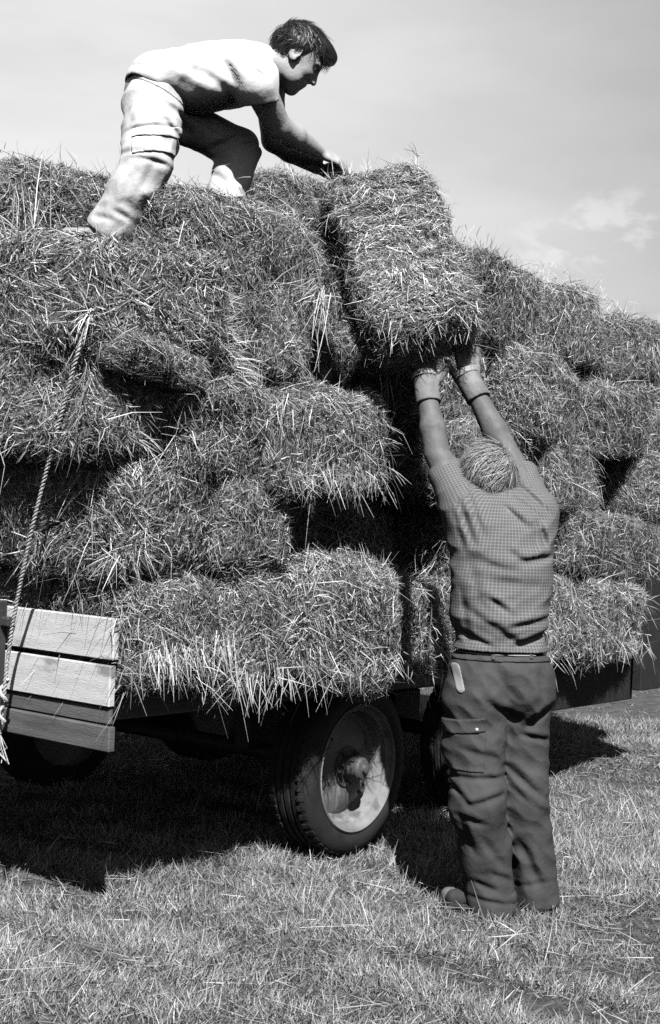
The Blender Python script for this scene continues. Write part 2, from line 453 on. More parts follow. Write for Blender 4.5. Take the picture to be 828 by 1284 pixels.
# loose straw: wisps that belong to a bale
def wisps(bale_key, roots, dirs, ln, wd, droop=.0, tint=(.3, .65)):
    roots = np.asarray(roots, float); n = len(roots); dirs = nrm(np.asarray(dirs, float))
    ln = np.asarray(ln, float)*np.ones(n); wd = np.asarray(wd, float)*np.ones(n)
    side = nrm(np.cross(dirs, V(0, -1, .2) + rng.normal(0, .4, (n, 3))))
    bend = rng.normal(0, .10, (n, 3))*ln[:, None]; bend[:, 2] -= droop*ln
    v, f = blades(roots, dirs, ln, wd, side, bend)
    o = mesh_np('straw_fringe', v, f, M['straw'], None, attrs={'tint': np.repeat(rng.uniform(*tint, n), 6)})
    p = BALES[bale_key]
    o.parent = p
    mw = Matrix.LocRotScale(p.location, p.rotation_euler, p.scale)
    o.matrix_parent_inverse = mw.inverted()
    return o
def line_pts(a, b, n, jit=.02):
    t = rng.random((n, 1)); return a*(1 - t) + b*t + rng.normal(0, jit, (n, 3))
n = 230      # pale fringe under the bale beside the boards
wisps('a1', line_pts(L(.04, -.09, .95), L(.42, -.12, .96), n, .022), V(.15, -.05, -1) + rng.normal(0, .42, (n, 3)), rng.uniform(.03, .15, n), rng.uniform(.0016, .0036, n), .1, (.15, .70))
n = 70
wisps('b1', line_pts(L(.40, -.14, .86), L(.8, -.16, .86), n, .03), V(0, -.1, -1) + rng.normal(0, .45, (n, 3)), rng.uniform(.06, .16, n), rng.uniform(.002, .004, n), .1, (.2, .6))
n = 110
wisps('c1', line_pts(L(.78, -.2, .86), L(1.5, -.2, .86), n, .03), V(.1, -.2, -.5) + rng.normal(0, .7, (n, 3)), rng.uniform(.03, .13, n), rng.uniform(.002, .004, n), .2, (.2, .6))
for k_, (s0, s1) in (('d1', (1.6, 2.4)), ('e1', (2.45, 3.2)), ('f1', (3.3, 4.15))):
    n = 60
    wisps(k_, line_pts(L(s0, -.1, .84 - .06), L(s1, -.1, .82 - .06), n, .035), V(.1, -.2, -.5) + rng.normal(0, .7, (n, 3)), rng.uniform(.03, .13, n), rng.uniform(.0014, .0032, n), .2, (.25, .65))
n = 16       # long tuft hanging into the gap
r0 = P(402, 368, 5.16)
wisps('c4', r0 + rng.normal(0, .018, (n, 3)), V(.02, -.15, -1) + rng.normal(0, .25, (n, 3)), rng.uniform(.08, .30, n), rng.uniform(.0018, .0036, n), .1, (.22, .58))
n = 16
wisps('c4', r0 + V(-.02, 0, .02) + rng.normal(0, .02, (n, 3)), V(-.9, -.1, -.5) + rng.normal(0, .4, (n, 3)), rng.uniform(.05, .2, n), rng.uniform(.0016, .0036, n), .1, (.25, .7))
n = 70      # burst where the rope bites in
r0 = P(118, 392, 4.36)
wisps('a4', r0 + rng.normal(0, .022, (n, 3)), V(-.1, -.5, .1) + rng.normal(0, .7, (n, 3)), rng.uniform(.05, .16, n), rng.uniform(.002, .0045, n), .1, (.45, .75))
n = 36       # long stalks near the left edge of the load end
wisps('a4', line_pts(P(0, 330, 4.72), P(60, 300, 4.68), n, .03), V(-.35, -.2, .6) + rng.normal(0, .35, (n, 3)), rng.uniform(.12, .3, n), rng.uniform(.002, .004, n), .1, (.4, .75))
n = 160      # combed pale straw
wisps('b4', line_pts(P(262, 345, 4.80), P(300, 470, 4.84), n, .02), V(1, -.1, -.1) + rng.normal(0, .4, (n, 3)), rng.uniform(.03, .11, n), rng.uniform(.0016, .0034, n), .15, (.2, .65))
n = 130
wisps('b3', line_pts(P(208, 500, 4.62), P(225, 470, 4.64), n, .03), V(.7, -.2, .1) + rng.normal(0, .5, (n, 3)), rng.uniform(.03, .10, n), rng.uniform(.0016, .0034, n), .3, (.15, .6))
n = 110
wisps('a3', line_pts(P(105, 510, 4.45), P(185, 560, 4.50), n, .02), V(.75, -.1, -.45) + rng.normal(0, .45, (n, 3)), rng.uniform(.03, .10, n), rng.uniform(.0016, .0034, n), .1, (.15, .6))
n = 150      # shaggy underside of the jutting bale
wisps('c3', line_pts(L(.62, -.2, 1.58), L(1.25, -.2, 1.58), n, .03), V(.25, -.3, -.6) + rng.normal(0, .6, (n, 3)), rng.uniform(.03, .12, n), rng.uniform(.0016, .0034, n), .2, (.12, .5))
# skyline wisps
for k_, a_, b_, n in (('e5', L(1.95, .05, 2.69), L(2.7, .1, 2.66), 160), ('f5', L(2.76, .05, 2.66), L(3.5, .1, 2.64), 160), ('g5', L(3.5, .05, 2.61), L(4.1, .1, 2.58), 130),
                      ('h5', L(-.05, .66, 2.66), L(.8, .7, 2.65), 160), ('k6', L(1.4, .55, 2.90), L(2.1, .6, 2.88), 120), ('a5', L(.3, .0, 2.54), L(1.0, .0, 2.53), 120)):
    wisps(k_, line_pts(a_, b_, n, .04), V(0, -.1, .3) + rng.normal(0, .7, (n, 3)), rng.uniform(.03, .09, n), rng.uniform(.0014, .003, n), .3, (.25, .65))
a, b, lx, ly, lz, lc, lln = LIFT
n = 200      # lifted bale: ragged upper end and lower lip
wisps('lift', lc + lx*lln*.46 + ly*rng.uniform(-.2, .2, (n, 1)) + lz*rng.uniform(-.1, .18, (n, 1)), lx + lz*.3 + rng.normal(0, .6, (n, 3)), rng.uniform(.03, .11, n), rng.uniform(.0014, .0034, n), .2, (.2, .75))
n = 120
wisps('lift', lc - lx*lln*.46 + ly*rng.uniform(-.2, .2, (n, 1)) + lz*rng.uniform(.05, .19, (n, 1)), -lx + lz*.2 + rng.normal(0, .6, (n, 3)), rng.uniform(.03, .11, n), rng.uniform(.0014, .0034, n), .25, (.2, .75))

def loose_hay():
    keys = [k for k in BALES if k[0] in 'abcdefghijks' and k not in ('lift', 'flake')] + ['u2', 'u3', 'u4', 'u5']
    R_, N_ = [], []
    w1 = Waves(8, 6, 16, 900)
    for k in keys:
        o = BALES[k]; m = 1500
        p = cube_pts(m); e = 6.2; q_ = p/((np.abs(p)**e).sum(1)**(1/e))[:, None]
        edge = np.sort(np.abs(q_), 1)[:, 1] > .80
        pos = q_*DIM/2; nor = nrm(np.sign(q_)*np.abs(q_)**5/(DIM/2))
        Mx = np.array(Matrix.LocRotScale(o.location, o.rotation_euler, o.scale)); Rm = np.array(o.rotation_euler.to_matrix())
        P_ = pos @ Mx[:3, :3].T + Mx[:3, 3]; n_ = nor @ Rm.T
        keep = ((n_ @ V(-.1, -.8, .5)) > .1) & (rng.random(m) < np.where(edge, .95, .30)) & (w1(P_) > -.3)
        R_.append(P_[keep]); N_.append(n_[keep])
    r_ = np.concatenate(R_); n_ = np.concatenate(N_); c = len(r_)
    # three to five stalks from each spot, fanning together
    rep_ = 4; r_ = np.repeat(r_, rep_, 0) + rng.normal(0, .014, (c*rep_, 3)); nn = np.repeat(n_, rep_, 0)
    d0 = nrm(rng.normal(size=(c, 3)) + V(.15, -.2, -.45)); d = nrm(np.repeat(d0, rep_, 0) + rng.normal(0, .38, (c*rep_, 3)) + nn*.30)
    n = len(r_); ln = np.clip(rng.gamma(2.3, .024, n) + .02, .02, .20)
    side = nrm(np.cross(d, nn + rng.normal(0, .5, (n, 3)))); bend = rng.normal(0, .16, (n, 3))*ln[:, None]; bend[:, 2] -= .28*ln
    v, f = blades(r_ + nn*rng.uniform(.0, .022, (n, 1)), d, ln, rng.uniform(.0012, .0033, n), side, bend)
    o = mesh_np('loose_hay', v, f, M['straw'], attrs={'tint': np.repeat(straw_tint(n, 1.1), 6)})
    tag(o, 'loose hay hanging over the seams between the bales', kind='stuff')
loose_hay()
# ------------------------------------------------------------------ trailer
T0 = L(2.1, 1.0, 0)
trailer = thing('farm_trailer', T0, 'wooden flatbed farm trailer loaded with hay, pale boards on its end', 'trailer')
def fr(s, w, z): return L(s, w, z + SLOPE*s)
def part(name, boxes, m, parent=trailer, bev=.006, smooth=False):
    k = MB()
    for a_, b_ in boxes: k.box(fr, V(*a_), V(*b_), bev)
    return k.build(name, m, parent, T0, smooth)
part('deck', [((.0 + i*.215, .06, .785), (.21 + i*.215, 2.05, .815)) for i in range(20)], M['deckwood'])
for w, zb in ((.08, .70), (1.97, .26)):  # far rail and board made extra deep to block light underneath
    part('side_rail', [((0, w, zb), (2.9, w + .04, .782))], M['steel']); part('side_board', [((2.905, w - .002, min(zb, .50)), (4.26, w + .038, .782))], M['rubber'])  # board's darker material stands in for shade cast by the hay
for w in (.55, 1.45):
    part('chassis_rail', [((.1, w, .60), (4.2, w + .08, .70))], M['steel'])
part('cross_beam', [((.3 + .9*i, .123, .702), (.36 + .9*i, 1.965, .78)) for i in range(5)], M['steel'])
bw = fr
eb = part('end_board', [((-.034, -.012, .915), (-.006, 2.05, 1.055))], M['wood'], bev=.004); eb['label'] = 'pale weathered top board'
eb = part('end_board', [((-.034, -.003, .760), (-.006, 2.05, .898))], M['wood'], bev=.004); eb['label'] = 'pale weathered board with dark stains'
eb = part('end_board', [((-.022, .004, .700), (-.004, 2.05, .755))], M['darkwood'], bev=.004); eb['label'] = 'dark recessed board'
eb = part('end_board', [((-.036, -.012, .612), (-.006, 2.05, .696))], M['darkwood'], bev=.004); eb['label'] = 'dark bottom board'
part('corner_post', [((-.004, .03, .62), (.028, .075, 1.05))], M['steel'])
part('end_post', [((-.10, .515, .60), (-.038, .60, 1.075))], M['steel'])
part('tail_post', [((4.20, .0, .56), (4.48, .06, 1.30))], M['rubber']); part('tail_post', [((4.20, 1.99, .56), (4.48, 2.05, 1.30))], M['rubber'])
part('bracket', [((-.075, .47, .985), (-.037, .514, 1.02))], M['steel'])
# wheels
def wheel(s, side):
    R = .365
    w = .05 if side > 0 else 2.0
    ax = V(NN[0], NN[1], 0)*side
    c = L(s, w, R)          # outer face centre
    e = bpy.data.objects.new('wheel', None); COL.objects.link(e); e.parent = trailer; e.location = c - T0
    t = MB()
    prof = [(-.205, .255), (-.212, .28), (-.205, .325), (-.185, .352), (-.17, .363)]
    for i in range(4): prof += [(-.165 + i*.036, .364), (-.152 + i*.036, .364), (-.150 + i*.036, .354), (-.139 + i*.036, .354), (-.137 + i*.036, .364)]
    prof += [(-.012, .362), (.004, .350), (.017, .322), (.020, .295), (.012, .275), (.016, .270), (.004, .262), (-.01, .258)]
    t.lathe(V(0, 0, 0), ax, prof, 72, False, False)
    tt = nrm(np.cross(ax, V(0, 0, 1))); bb = np.cross(ax, tt)
    for k in range(54):       # tread lugs on both shoulders
        for h0, h1 in ((-.185, -.150), (-.035, -.003)):
            a0 = 2*math.pi*(k + (.5 if h0 < -.1 else 0))/54
            q = []
            for da in (-.028, .028):
                for h in (h0, h1):
                    for r in (.345, .371 if .02 < abs(h + .09) < .085 else .360):
                        a_ = a0 + da; q.append(ax*h + r*(tt*math.cos(a_) + bb*math.sin(a_)))
            t.add(q, [(0, 1, 3, 2), (4, 6, 7, 5), (0, 4, 5, 1), (2, 3, 7, 6), (1, 5, 7, 3), (0, 2, 6, 4)])
    t.build('tyre', M['rubber'], e, (0, 0, 0), True)
    r = MB()
    r.lathe(V(0, 0, 0), ax, [(-.02, .262), (.012, .270), (.018, .264), (.014, .258), (-.004, .254), (-.012, .244), (-.016, .236), (-.05, .232), (-.075, .222), (-.082, .205), (-.062, .165), (-.048, .12), (-.052, .09), (-.052, .05), (-.14, .05), (-.16, .25), (-.2, .262)], 72, False, False)
    r.build('rim', M['rim'], e, (0, 0, 0), True)
    for k in range(8):
        pass
    hl = MB()
    for k in range(6):        # dark recessed discs in the wheel dish
        a_ = 2*math.pi*(k + .30)/6
        if k in (1, 3, 4): continue
        hl.lathe(ax*(-.062) + .165*(tt*math.cos(a_) + bb*math.sin(a_)), ax, [(-.01, .026), (.004, .028), (.006, .022), (.0, .020), (-.006, .018)], 20)
    hl.build('dark_disc', M['belt'], e, (0, 0, 0), True)
    h = MB()
    h.lathe(V(0, 0, 0), ax, [(-.06, .085), (-.045, .085), (-.042, .05), (.028, .047), (.036, .040), (.04, .018), (.052, .016), (.054, .0005)], 32)
    for k in range(5):
        a_ = 2*math.pi*(k + .2)/5; cc = .068*(tt*math.cos(a_) + bb*math.sin(a_))
        h.lathe(cc, ax, [(-.046, .012), (-.030, .012), (-.028, .006), (-.018, .006)], 6)
    h.build('hub', M['hub'], e, (0, 0, 0), True)
    return e
wheel(1.47, 1); wheel(1.47, -1); wheel(2.6, 1); wheel(2.6, -1)
for s in (1.47, 2.6):
    k = MB(); k.tube([L(s, .17, .365), L(s, 1.88, .365)], .035, 12); k.build('axle', M['steel'], trailer, T0, True)
    part('axle_mount', [((s - .12, .55, .41), (s + .12, .63, .598))], M['steel']); part('axle_mount', [((s - .12, 1.45, .41), (s + .12, 1.53, .598))], M['steel'])
k = MB(); k.tube([fr(.1, 1.0, .62), fr(-1.4, 1.0, .50)], .04, 10); k.build('drawbar', M['steel'], trailer, T0, True)

# rope hanging down the load end
def rope():
    key = [P(134, 362, 4.62), P(118, 390, 4.37), P(101, 432, 4.31), P(72, 540, 4.40), P(40, 665, 4.53), P(17, 780, 4.66), P(6, 862, 4.70), P(0, 920, 4.72)]
    key = np.array(key); t = np.linspace(0, len(key) - 1, 160)
    def cr(x):
        i = int(min(x, len(key) - 1.001)); f_ = x - i
        p0, p1, p2, p3 = key[max(i - 1, 0)], key[i], key[i + 1], key[min(i + 2, len(key) - 1)]
        return .5*((2*p1) + (-p0 + p2)*f_ + (2*p0 - 5*p1 + 4*p2 - p3)*f_**2 + (-p0 + 3*p1 - 3*p2 + p3)*f_**3)
    cen = np.array([cr(x) for x in t]); m = MB()
    fine = np.array([cr(x) for x in np.linspace(0, len(key) - 1, 420)])
    ds = np.concatenate([[0], np.cumsum(np.linalg.norm(np.diff(fine, axis=0), axis=1))])
    for k_ in range(3):
        pts = []
        for i, p in enumerate(fine):
            d = nrm(fine[min(i + 1, 419)] - fine[max(i - 1, 0)]); a_ = nrm(np.cross(d, V(0, 1, 0))); b_ = np.cross(d, a_)
            an = ds[i]*2*math.pi/.045 + k_*2.0944 + .8*math.sin(ds[i]*9)
            pts.append(p + (.0036 + .0006*math.sin(ds[i]*31))*(a_*math.cos(an) + b_*math.sin(an)))
        m.tube(pts, .0042, 6)
    # knot and frayed end
    e = key[-2]
    loop = [e + V(.012*math.cos(x) , -.012 + .012*math.sin(x), .03 - .012*x) for x in np.linspace(0, 12, 60)]
    m.tube(loop, .006, 6)
    for i in range(9):
        m.tube([key[-1], key[-1] + V(random.uniform(-.02, .03), random.uniform(-.02, .02), -.05), key[-1] + V(random.uniform(-.03, .05), random.uniform(-.03, .03), -.10)], .002, 5)
    o = m.build('rope', M['rope'], None, tuple(key[0]), True)
    tag(o, 'pale twisted rope running down over the load end to the boards', 'rope')
rope()

# ------------------------------------------------------------------ ground
def ground():
    g = MB()
    n_ = 60
    xs = np.concatenate([[-900, -300, -80], np.linspace(-12, 14, n_), [80, 300, 900]]); ys = np.concatenate([[-200, -40], np.linspace(-4, 24, n_), [80, 300, 1500]])
    X, Y = np.meshgrid(xs, ys, indexing='ij')
    near = np.exp(-((X/8)**2 + ((Y - 6)/9)**2)*.5)
    Z = .012*near*(np.sin(X*3.1 + Y*1.7) + np.sin(Y*4.3 - X*2.2 + 1)) - .012
    v = np.stack([X, Y, Z], -1).reshape(-1, 3); i = np.arange(len(v)).reshape(X.shape)
    f = np.stack([i[:-1, :-1], i[1:, :-1], i[1:, 1:], i[:-1, 1:]], -1).reshape(-1, 4)
    o = mesh_np('ground', v, f, M['soil']); tag(o, 'short mown hay field turf', kind='structure')
ground()
def gz(x, y):
    near = np.exp(-((x/8)**2 + ((y - 6)/9)**2)*.5)
    return .012*near*(np.sin(x*3.1 + y*1.7) + np.sin(y*4.3 - x*2.2 + 1)) - .012
def grass():
    n1 = 430000
    y = 3.75*np.exp(rng.random(n1)*math.log(10/3.75)); x = np.where(rng.random(n1) < .64, rng.uniform(-.30, .30, n1)*y, rng.uniform(-.75, .75, n1)*y)
    n2 = 130000
    x = np.concatenate([x, rng.uniform(-8, 9, n2)]); y = np.concatenate([y, 1.6 + 20*rng.random(n2)**1.4])
    n = len(x)
    w = Waves(9, 2.5, 9, 5); pp = np.stack([x, y, 0*x], 1); patch = w(pp)
    w2 = Waves(9, 12, 30, 6); p2 = w2(pp); p3 = Waves(7, 1.2, 4.5, 17)(pp)
    root = np.stack([x, y, gz(x, y) - .004], 1)
    lay = np.stack([Waves(5, 3, 9, 8)(pp), Waves(5, 3, 9, 9)(pp), 0*x], 1)
    up = np.clip(.72 + .55*p2 + .30*patch + .25*p3, .06, 1.5)
    d = nrm(np.stack([rng.normal(0, .42, n) + .35*lay[:, 0], rng.normal(0, .42, n) + .35*lay[:, 1], up*rng.uniform(.25, 1.15, n)], 1))
    ln = rng.gamma(4, .0080, n)*(1 + .45*patch + .4*p2) + .010; ln = np.clip(ln*(.90 + .14*p3), .012, .09)
    wd = rng.uniform(.0018, .0042, n)
    side = nrm(np.cross(d, V(0, 1, 0) + rng.normal(0, .6, (n, 3))))
    bend = rng.normal(0, .22, (n, 3))*ln[:, None]; bend[:, 2] -= .12*ln
    v, f = blades(root, d, ln, wd, side, bend)
    t = .80*np.clip(rng.gamma(3.2, .084, n)*(1 + .46*p2 + .32*patch + .20*p3), .05, .70)
    o = mesh_np('grass', v, f, M['grass'], attrs={'tint': np.repeat(t, 6)})
    tag(o, 'short mown dry grass around the trailer', kind='stuff')
    n = 5000
    y = 3.8*np.exp(rng.random(n)*math.log(9/3.8)); x = rng.uniform(-.45, .45, n)*y
    d = nrm(np.stack([rng.normal(0, 1, n), rng.normal(0, .55, n), np.abs(rng.normal(.05, .10, n))], 1))
    ln = rng.gamma(2.0, .035, n) + .025; ln = np.minimum(ln, .34)
    root = np.stack([x, y, gz(x, y) + rng.uniform(.008, .04, n)], 1)
    side = nrm(np.cross(d, V(0, 0, 1) + rng.normal(0, .3, (n, 3))))
    bend = rng.normal(0, .10, (n, 3))*ln[:, None]; bend[:, 2] = -np.abs(bend[:, 2])*.3
    v, f = blades(root, d, ln, rng.uniform(.0018, .0044, n), side, bend)
    o = mesh_np('straw_litter', v, f, M['straw'], attrs={'tint': np.repeat(np.clip(rng.gamma(5, .06, n), .10, .62), 6)})
    tag(o, 'loose straw lying on the mown grass', kind='stuff')
grass()

# ------------------------------------------------------------------ signed-distance modelling for figures
def rc(p, a, b, ra, rb):
    ba = b - a; h = np.clip(((p - a) @ ba)/max(ba @ ba, 1e-9), 0, 1)
    return np.linalg.norm(p - a - h[:, None]*ba, axis=1) - (ra + (rb - ra)*h)
def ell(p, c, R, r):
    q = (p - c) @ R.T; k0 = np.linalg.norm(q/r, axis=1); k1 = np.linalg.norm(q/(r*r), axis=1)
    return k0*(k0 - 1)/(k1 + 1e-9)
def rbox(p, c, R, hb, rad):
    q = np.abs((p - c) @ R.T) - (hb - rad)
    return np.linalg.norm(np.maximum(q, 0), axis=1) + np.minimum(q.max(1), 0) - rad
def smin(a, b, k):
    if k <= 0: return np.minimum(a, b)
    h = np.clip(.5 + .5*(b - a)/k, 0, 1)
    return b + (a - b)*h - k*h*(1 - h)
def smax(a, b, k): return -smin(-a, -b, k)
I3 = np.eye(3)
def frame(x=None, z=None):
    """rows: axes. x primary direction, z secondary"""
    x = nrm(x); z = nrm(z - x*np.dot(x, z)); return np.stack([x, np.cross(z, x), z])
class SDF:
    def __init__(s): s.it = []
    def cone(s, a, b, ra, rb, k=.03): s.it.append((lambda p: rc(p, a, b, ra, rb), k)); return s
    def ell(s, c, r, k=.03, R=I3):
        r = np.asarray(r, float); s.it.append((lambda p: ell(p, c, R, r), k)); return s
    def box(s, c, hb, rad, k=.01, R=I3):
        hb = np.asarray(hb, float); s.it.append((lambda p: rbox(p, c, R, hb, rad), k)); return s
    def chain(s, pts, rs, k=.03):
        for i in range(len(pts) - 1): s.cone(pts[i], pts[i + 1], rs[i], rs[i + 1], k)
        return s
    def sub(s, fn, k=.01): s.it.append((fn, -k)); return s
    def fn(s, f, k=.02): s.it.append((f, k)); return s
    def __call__(s, p):
        d = None
        for f, k in s.it:
            e = f(p)
            if d is None: d = e
            elif k < 0: d = smax(d, -e, -k)
            else: d = smin(d, e, k)
        return d
def surf(fn, lo, hi, h, B=12):
    """block-sparse surface nets"""
    lo = np.asarray(lo, float); nb = np.ceil((np.asarray(hi) - lo)/(h*B)).astype(int)
    ib = np.stack(np.meshgrid(*[np.arange(k) for k in nb], indexing='ij'), -1).reshape(-1, 3)
    cen = lo + (ib + .5)*B*h
    dc = fn(cen)
    shape = nb*B + 1
    G = np.ones(shape, np.float32)
    act = np.abs(dc) < h*B*1.35 + .02
    for (i, j, k) in ib[(~act) & (dc < 0)]: G[i*B:(i + 1)*B + 1, j*B:(j + 1)*B + 1, k*B:(k + 1)*B + 1] = -1
    off = np.stack(np.meshgrid(*[np.arange(B + 1)]*3, indexing='ij'), -1).reshape(-1, 3)
    A = ib[act]
    for c in range(0, len(A), 150):
        blk = A[c:c + 150]
        idx = (blk[:, None, :]*B + off[None]).reshape(-1, 3)
        d = fn(lo + idx*h)
        G[idx[:, 0], idx[:, 1], idx[:, 2]] = d
    S = G < 0
    cnt = np.zeros(shape - 1, np.int8)
    for dx in (0, 1):
        for dy in (0, 1):
            for dz in (0, 1): cnt += S[dx:shape[0] - 1 + dx, dy:shape[1] - 1 + dy, dz:shape[2] - 1 + dz]
    ci = np.argwhere((cnt > 0) & (cnt < 8))
    vid = np.full(shape - 1, -1, np.int32); vid[ci[:, 0], ci[:, 1], ci[:, 2]] = np.arange(len(ci))
    cor = [(a, b, c) for a in (0, 1) for b in (0, 1) for c in (0, 1)]
    val = np.stack([G[ci[:, 0] + a, ci[:, 1] + b, ci[:, 2] + c] for a, b, c in cor], 1)
    acc = np.zeros((len(ci), 3)); num = np.zeros(len(ci))
    for i in range(8):
        for j in range(i + 1, 8):
            if sum(abs(cor[i][q] - cor[j][q]) for q in range(3)) != 1: continue
            m = (val[:, i] < 0) != (val[:, j] < 0)
            t = np.where(m, val[:, i]/(val[:, i] - val[:, j] + 1e-12), 0)[:, None]
            pt = np.array(cor[i])*(1 - t) + np.array(cor[j])*t
            acc += pt*m[:, None]; num += m
    verts = lo + (ci + acc/num[:, None])*h
    faces = []
    for ax in range(3):
        o1, o2 = [(1, 2), (2, 0), (0, 1)][ax]
        sl0 = [slice(None)]*3; sl1 = [slice(None)]*3; sl0[ax] = slice(0, -1); sl1[ax] = slice(1, None)
        s0, s1 = S[tuple(sl0)], S[tuple(sl1)]
        e = np.argwhere(s0 != s1)
        e = e[(e[:, o1] > 0) & (e[:, o2] > 0) & (e[:, o1] < shape[o1] - 1) & (e[:, o2] < shape[o2] - 1)]
        if not len(e): continue
        pos = s0[e[:, 0], e[:, 1], e[:, 2]]
        q = []
        for (d1, d2) in ((-1, -1), (0, -1), (0, 0), (-1, 0)):
            c = e.copy(); c[:, o1] += d1; c[:, o2] += d2; q.append(vid[c[:, 0], c[:, 1], c[:, 2]])
        q = np.stack(q, 1); q[~pos] = q[~pos][:, ::-1]
        faces.append(q)
    f = np.concatenate(faces); f = f[(f >= 0).all(1)]
    return verts, f
def sdf_obj(name, fn, lo, hi, h, m, parent, loc, attrs=None):
    v, f = surf(fn, lo, hi, h)
    return mesh_np(name, v, f, m, parent, loc, True, attrs(v) if attrs else None)
def creases(lst, ymax=None):
    """folds pressed into cloth: (x1,y1,x2,y2,depth,amplitude,half width) along a line; only on the side that faces -y of ymax"""
    segs = []
    for (x1, y1, x2, y2, Y, amp, sg) in lst:
        a_, b_ = P(x1, y1, Y), P(x2, y2, Y); segs.append((a_[[0, 2]], b_[[0, 2]], amp*.75, sg*1.35))
    def f(p):
        q = p[:, [0, 2]]; out = np.zeros(len(p))
        for a_, b_, amp, sg in segs:
            ba = b_ - a_; h = np.clip(((q - a_) @ ba)/(ba @ ba), 0, 1)
            ds = np.linalg.norm(q - a_ - h[:, None]*ba, axis=1); tp = np.sqrt(np.clip(1.15 - (2*h - 1)**2, 0, 1))
            # groove with a raised lip above it
            up = (q - a_ - h[:, None]*ba)[:, 1]
            out += amp*tp*np.exp(-(ds/sg)**2) - .6*amp*tp*np.exp(-((ds - 1.9*sg)/(1.2*sg))**2)*np.clip(.5 + up/(sg + 1e-6), 0, 1)
        if ymax is not None: out *= np.clip((ymax - p[:, 1])/.05, 0, 1)
        return out
    return f
def hand(sd, wrist, d, pn, th, curl=(.5, .5, .5, .5), spread=.12, sc=1., inf=0., thumb=.5, k=.006):
    """d: wrist->knuckles, pn: palm normal (towards what is held), th: thumb side"""
    d = nrm(d); th = nrm(th - d*np.dot(th, d)); pn = nrm(pn - d*np.dot(pn, d) - th*np.dot(pn, th))
    kn = []
    for i, (off, ln) in enumerate(((.030, .092), (.010, .096), (-.011, .090), (-.030, .080))):
        b = wrist + (d*ln + th*off)*sc; kn.append(b)
        sd.cone(wrist + th*off*.55*sc, b, .0155*sc + inf, .0115*sc + inf, .012)
    lens = ((.044, .026, .021), (.049, .030, .023), (.046, .028, .022), (.036, .022, .019))
    for i in range(4):
        q = kn[i]; ang = 0.; dirb = nrm(d + th*spread*(1.3 - i)*.8)
        for j in range(3):
            ang += curl[i]*(.75, 1.0, .7)[j]
            v = dirb*math.cos(ang) + pn*math.sin(ang); e = q + v*lens[i][j]*sc
            r = (.0098, .0088, .0080, .0068)
            sd.cone(q, e, r[j]*sc + inf, r[j + 1]*sc + inf, k); q = e
    q = wrist + (d*.018 + th*.022)*sc; v = nrm(d*.55 + th*.75 + pn*.35)
    for j, l_ in enumerate((.044, .034, .027)):
        e = q + v*l_*sc; sd.cone(q, e, (.0150, .0108, .0098)[j]*sc + inf, (.0108, .0098, .0080)[j]*sc + inf, k if j else .012)
        q = e; v = nrm(v + d*.35*thumb + pn*.55*thumb - th*.3*thumb)
    return sd
def head_sdf(sd, c, f, u, sc=1., k0=.02):
    """c: centre of the skull, f: face direction, u: crown direction"""
    f = nrm(f); u = nrm(u - f*np.dot(f, u)); r = np.cross(f, u)
    R = np.stack([f, r, u])
    at = lambda x, y, z: c + (f*x + r*y + u*z)*sc
    E = lambda x, y, z, a, b, cc, k, R_=R: sd.ell(at(x, y, z), V(a, b, cc)*sc, k, R_)
    E(-.008, 0, .028, .098, .076, .088, k0)               # skull
    E(.030, 0, -.030, .062, .060, .080, .03)              # face mass
    E(.044, 0, -.085, .036, .040, .030, .03)              # jaw front
    E(.062, 0, -.100, .020, .022, .017, .018)             # chin
    for s_ in (-1, 1):
        E(.015, .045*s_, -.062, .045, .018, .030, .025)   # jaw sides
        E(.055, .036*s_, -.018, .024, .020, .016, .018)   # cheek
        E(.074, .026*s_, .030, .016, .026, .008, .012)    # brow
    sd.cone(at(.084, 0, .018), at(.104, 0, -.022), .0075*sc, .0115*sc, .010)   # nose bridge to tip
    for s_ in (-1, 1): E(.090, .011*s_, -.027, .011, .008, .008, .006)
    for s_ in (-1, 1):
        cc = at(.083, .031*s_, .010)
        sd.sub(lambda p, cc=cc: ell(p, cc, R, V(.016, .017, .010)*sc), .012)
        E(.070, .031*s_, .010, .0125, .0135, .0125, .003)
    E(.083, 0, -.052, .0105, .023, .0062, .006); E(.081, 0, -.063, .010, .020, .0068, .005)
    cc = at(.096, 0, -.0575); sd.sub(lambda p: ell(p, cc, R, V(.010, .024, .0016)*sc), .002)
    for s_ in (-1, 1):                                    # ears
        fr_ = np.stack([nrm(f*.95 + r*.35*s_*-1), nrm(r*s_*.95 + f*-.3), u])
        sd.ell(at(-.010, .077*s_, -.004), V(.019, .0075, .031)*sc, .006, fr_)
        c2 = at(-.004, .084*s_, .002); sd.sub(lambda p, c2=c2: ell(p, c2, fr_, V(.011, .006, .018)*sc), .004)
        sd.ell(at(-.002, .080*s_, -.028), V(.010, .007, .009)*sc, .006, fr_)
    return at, R
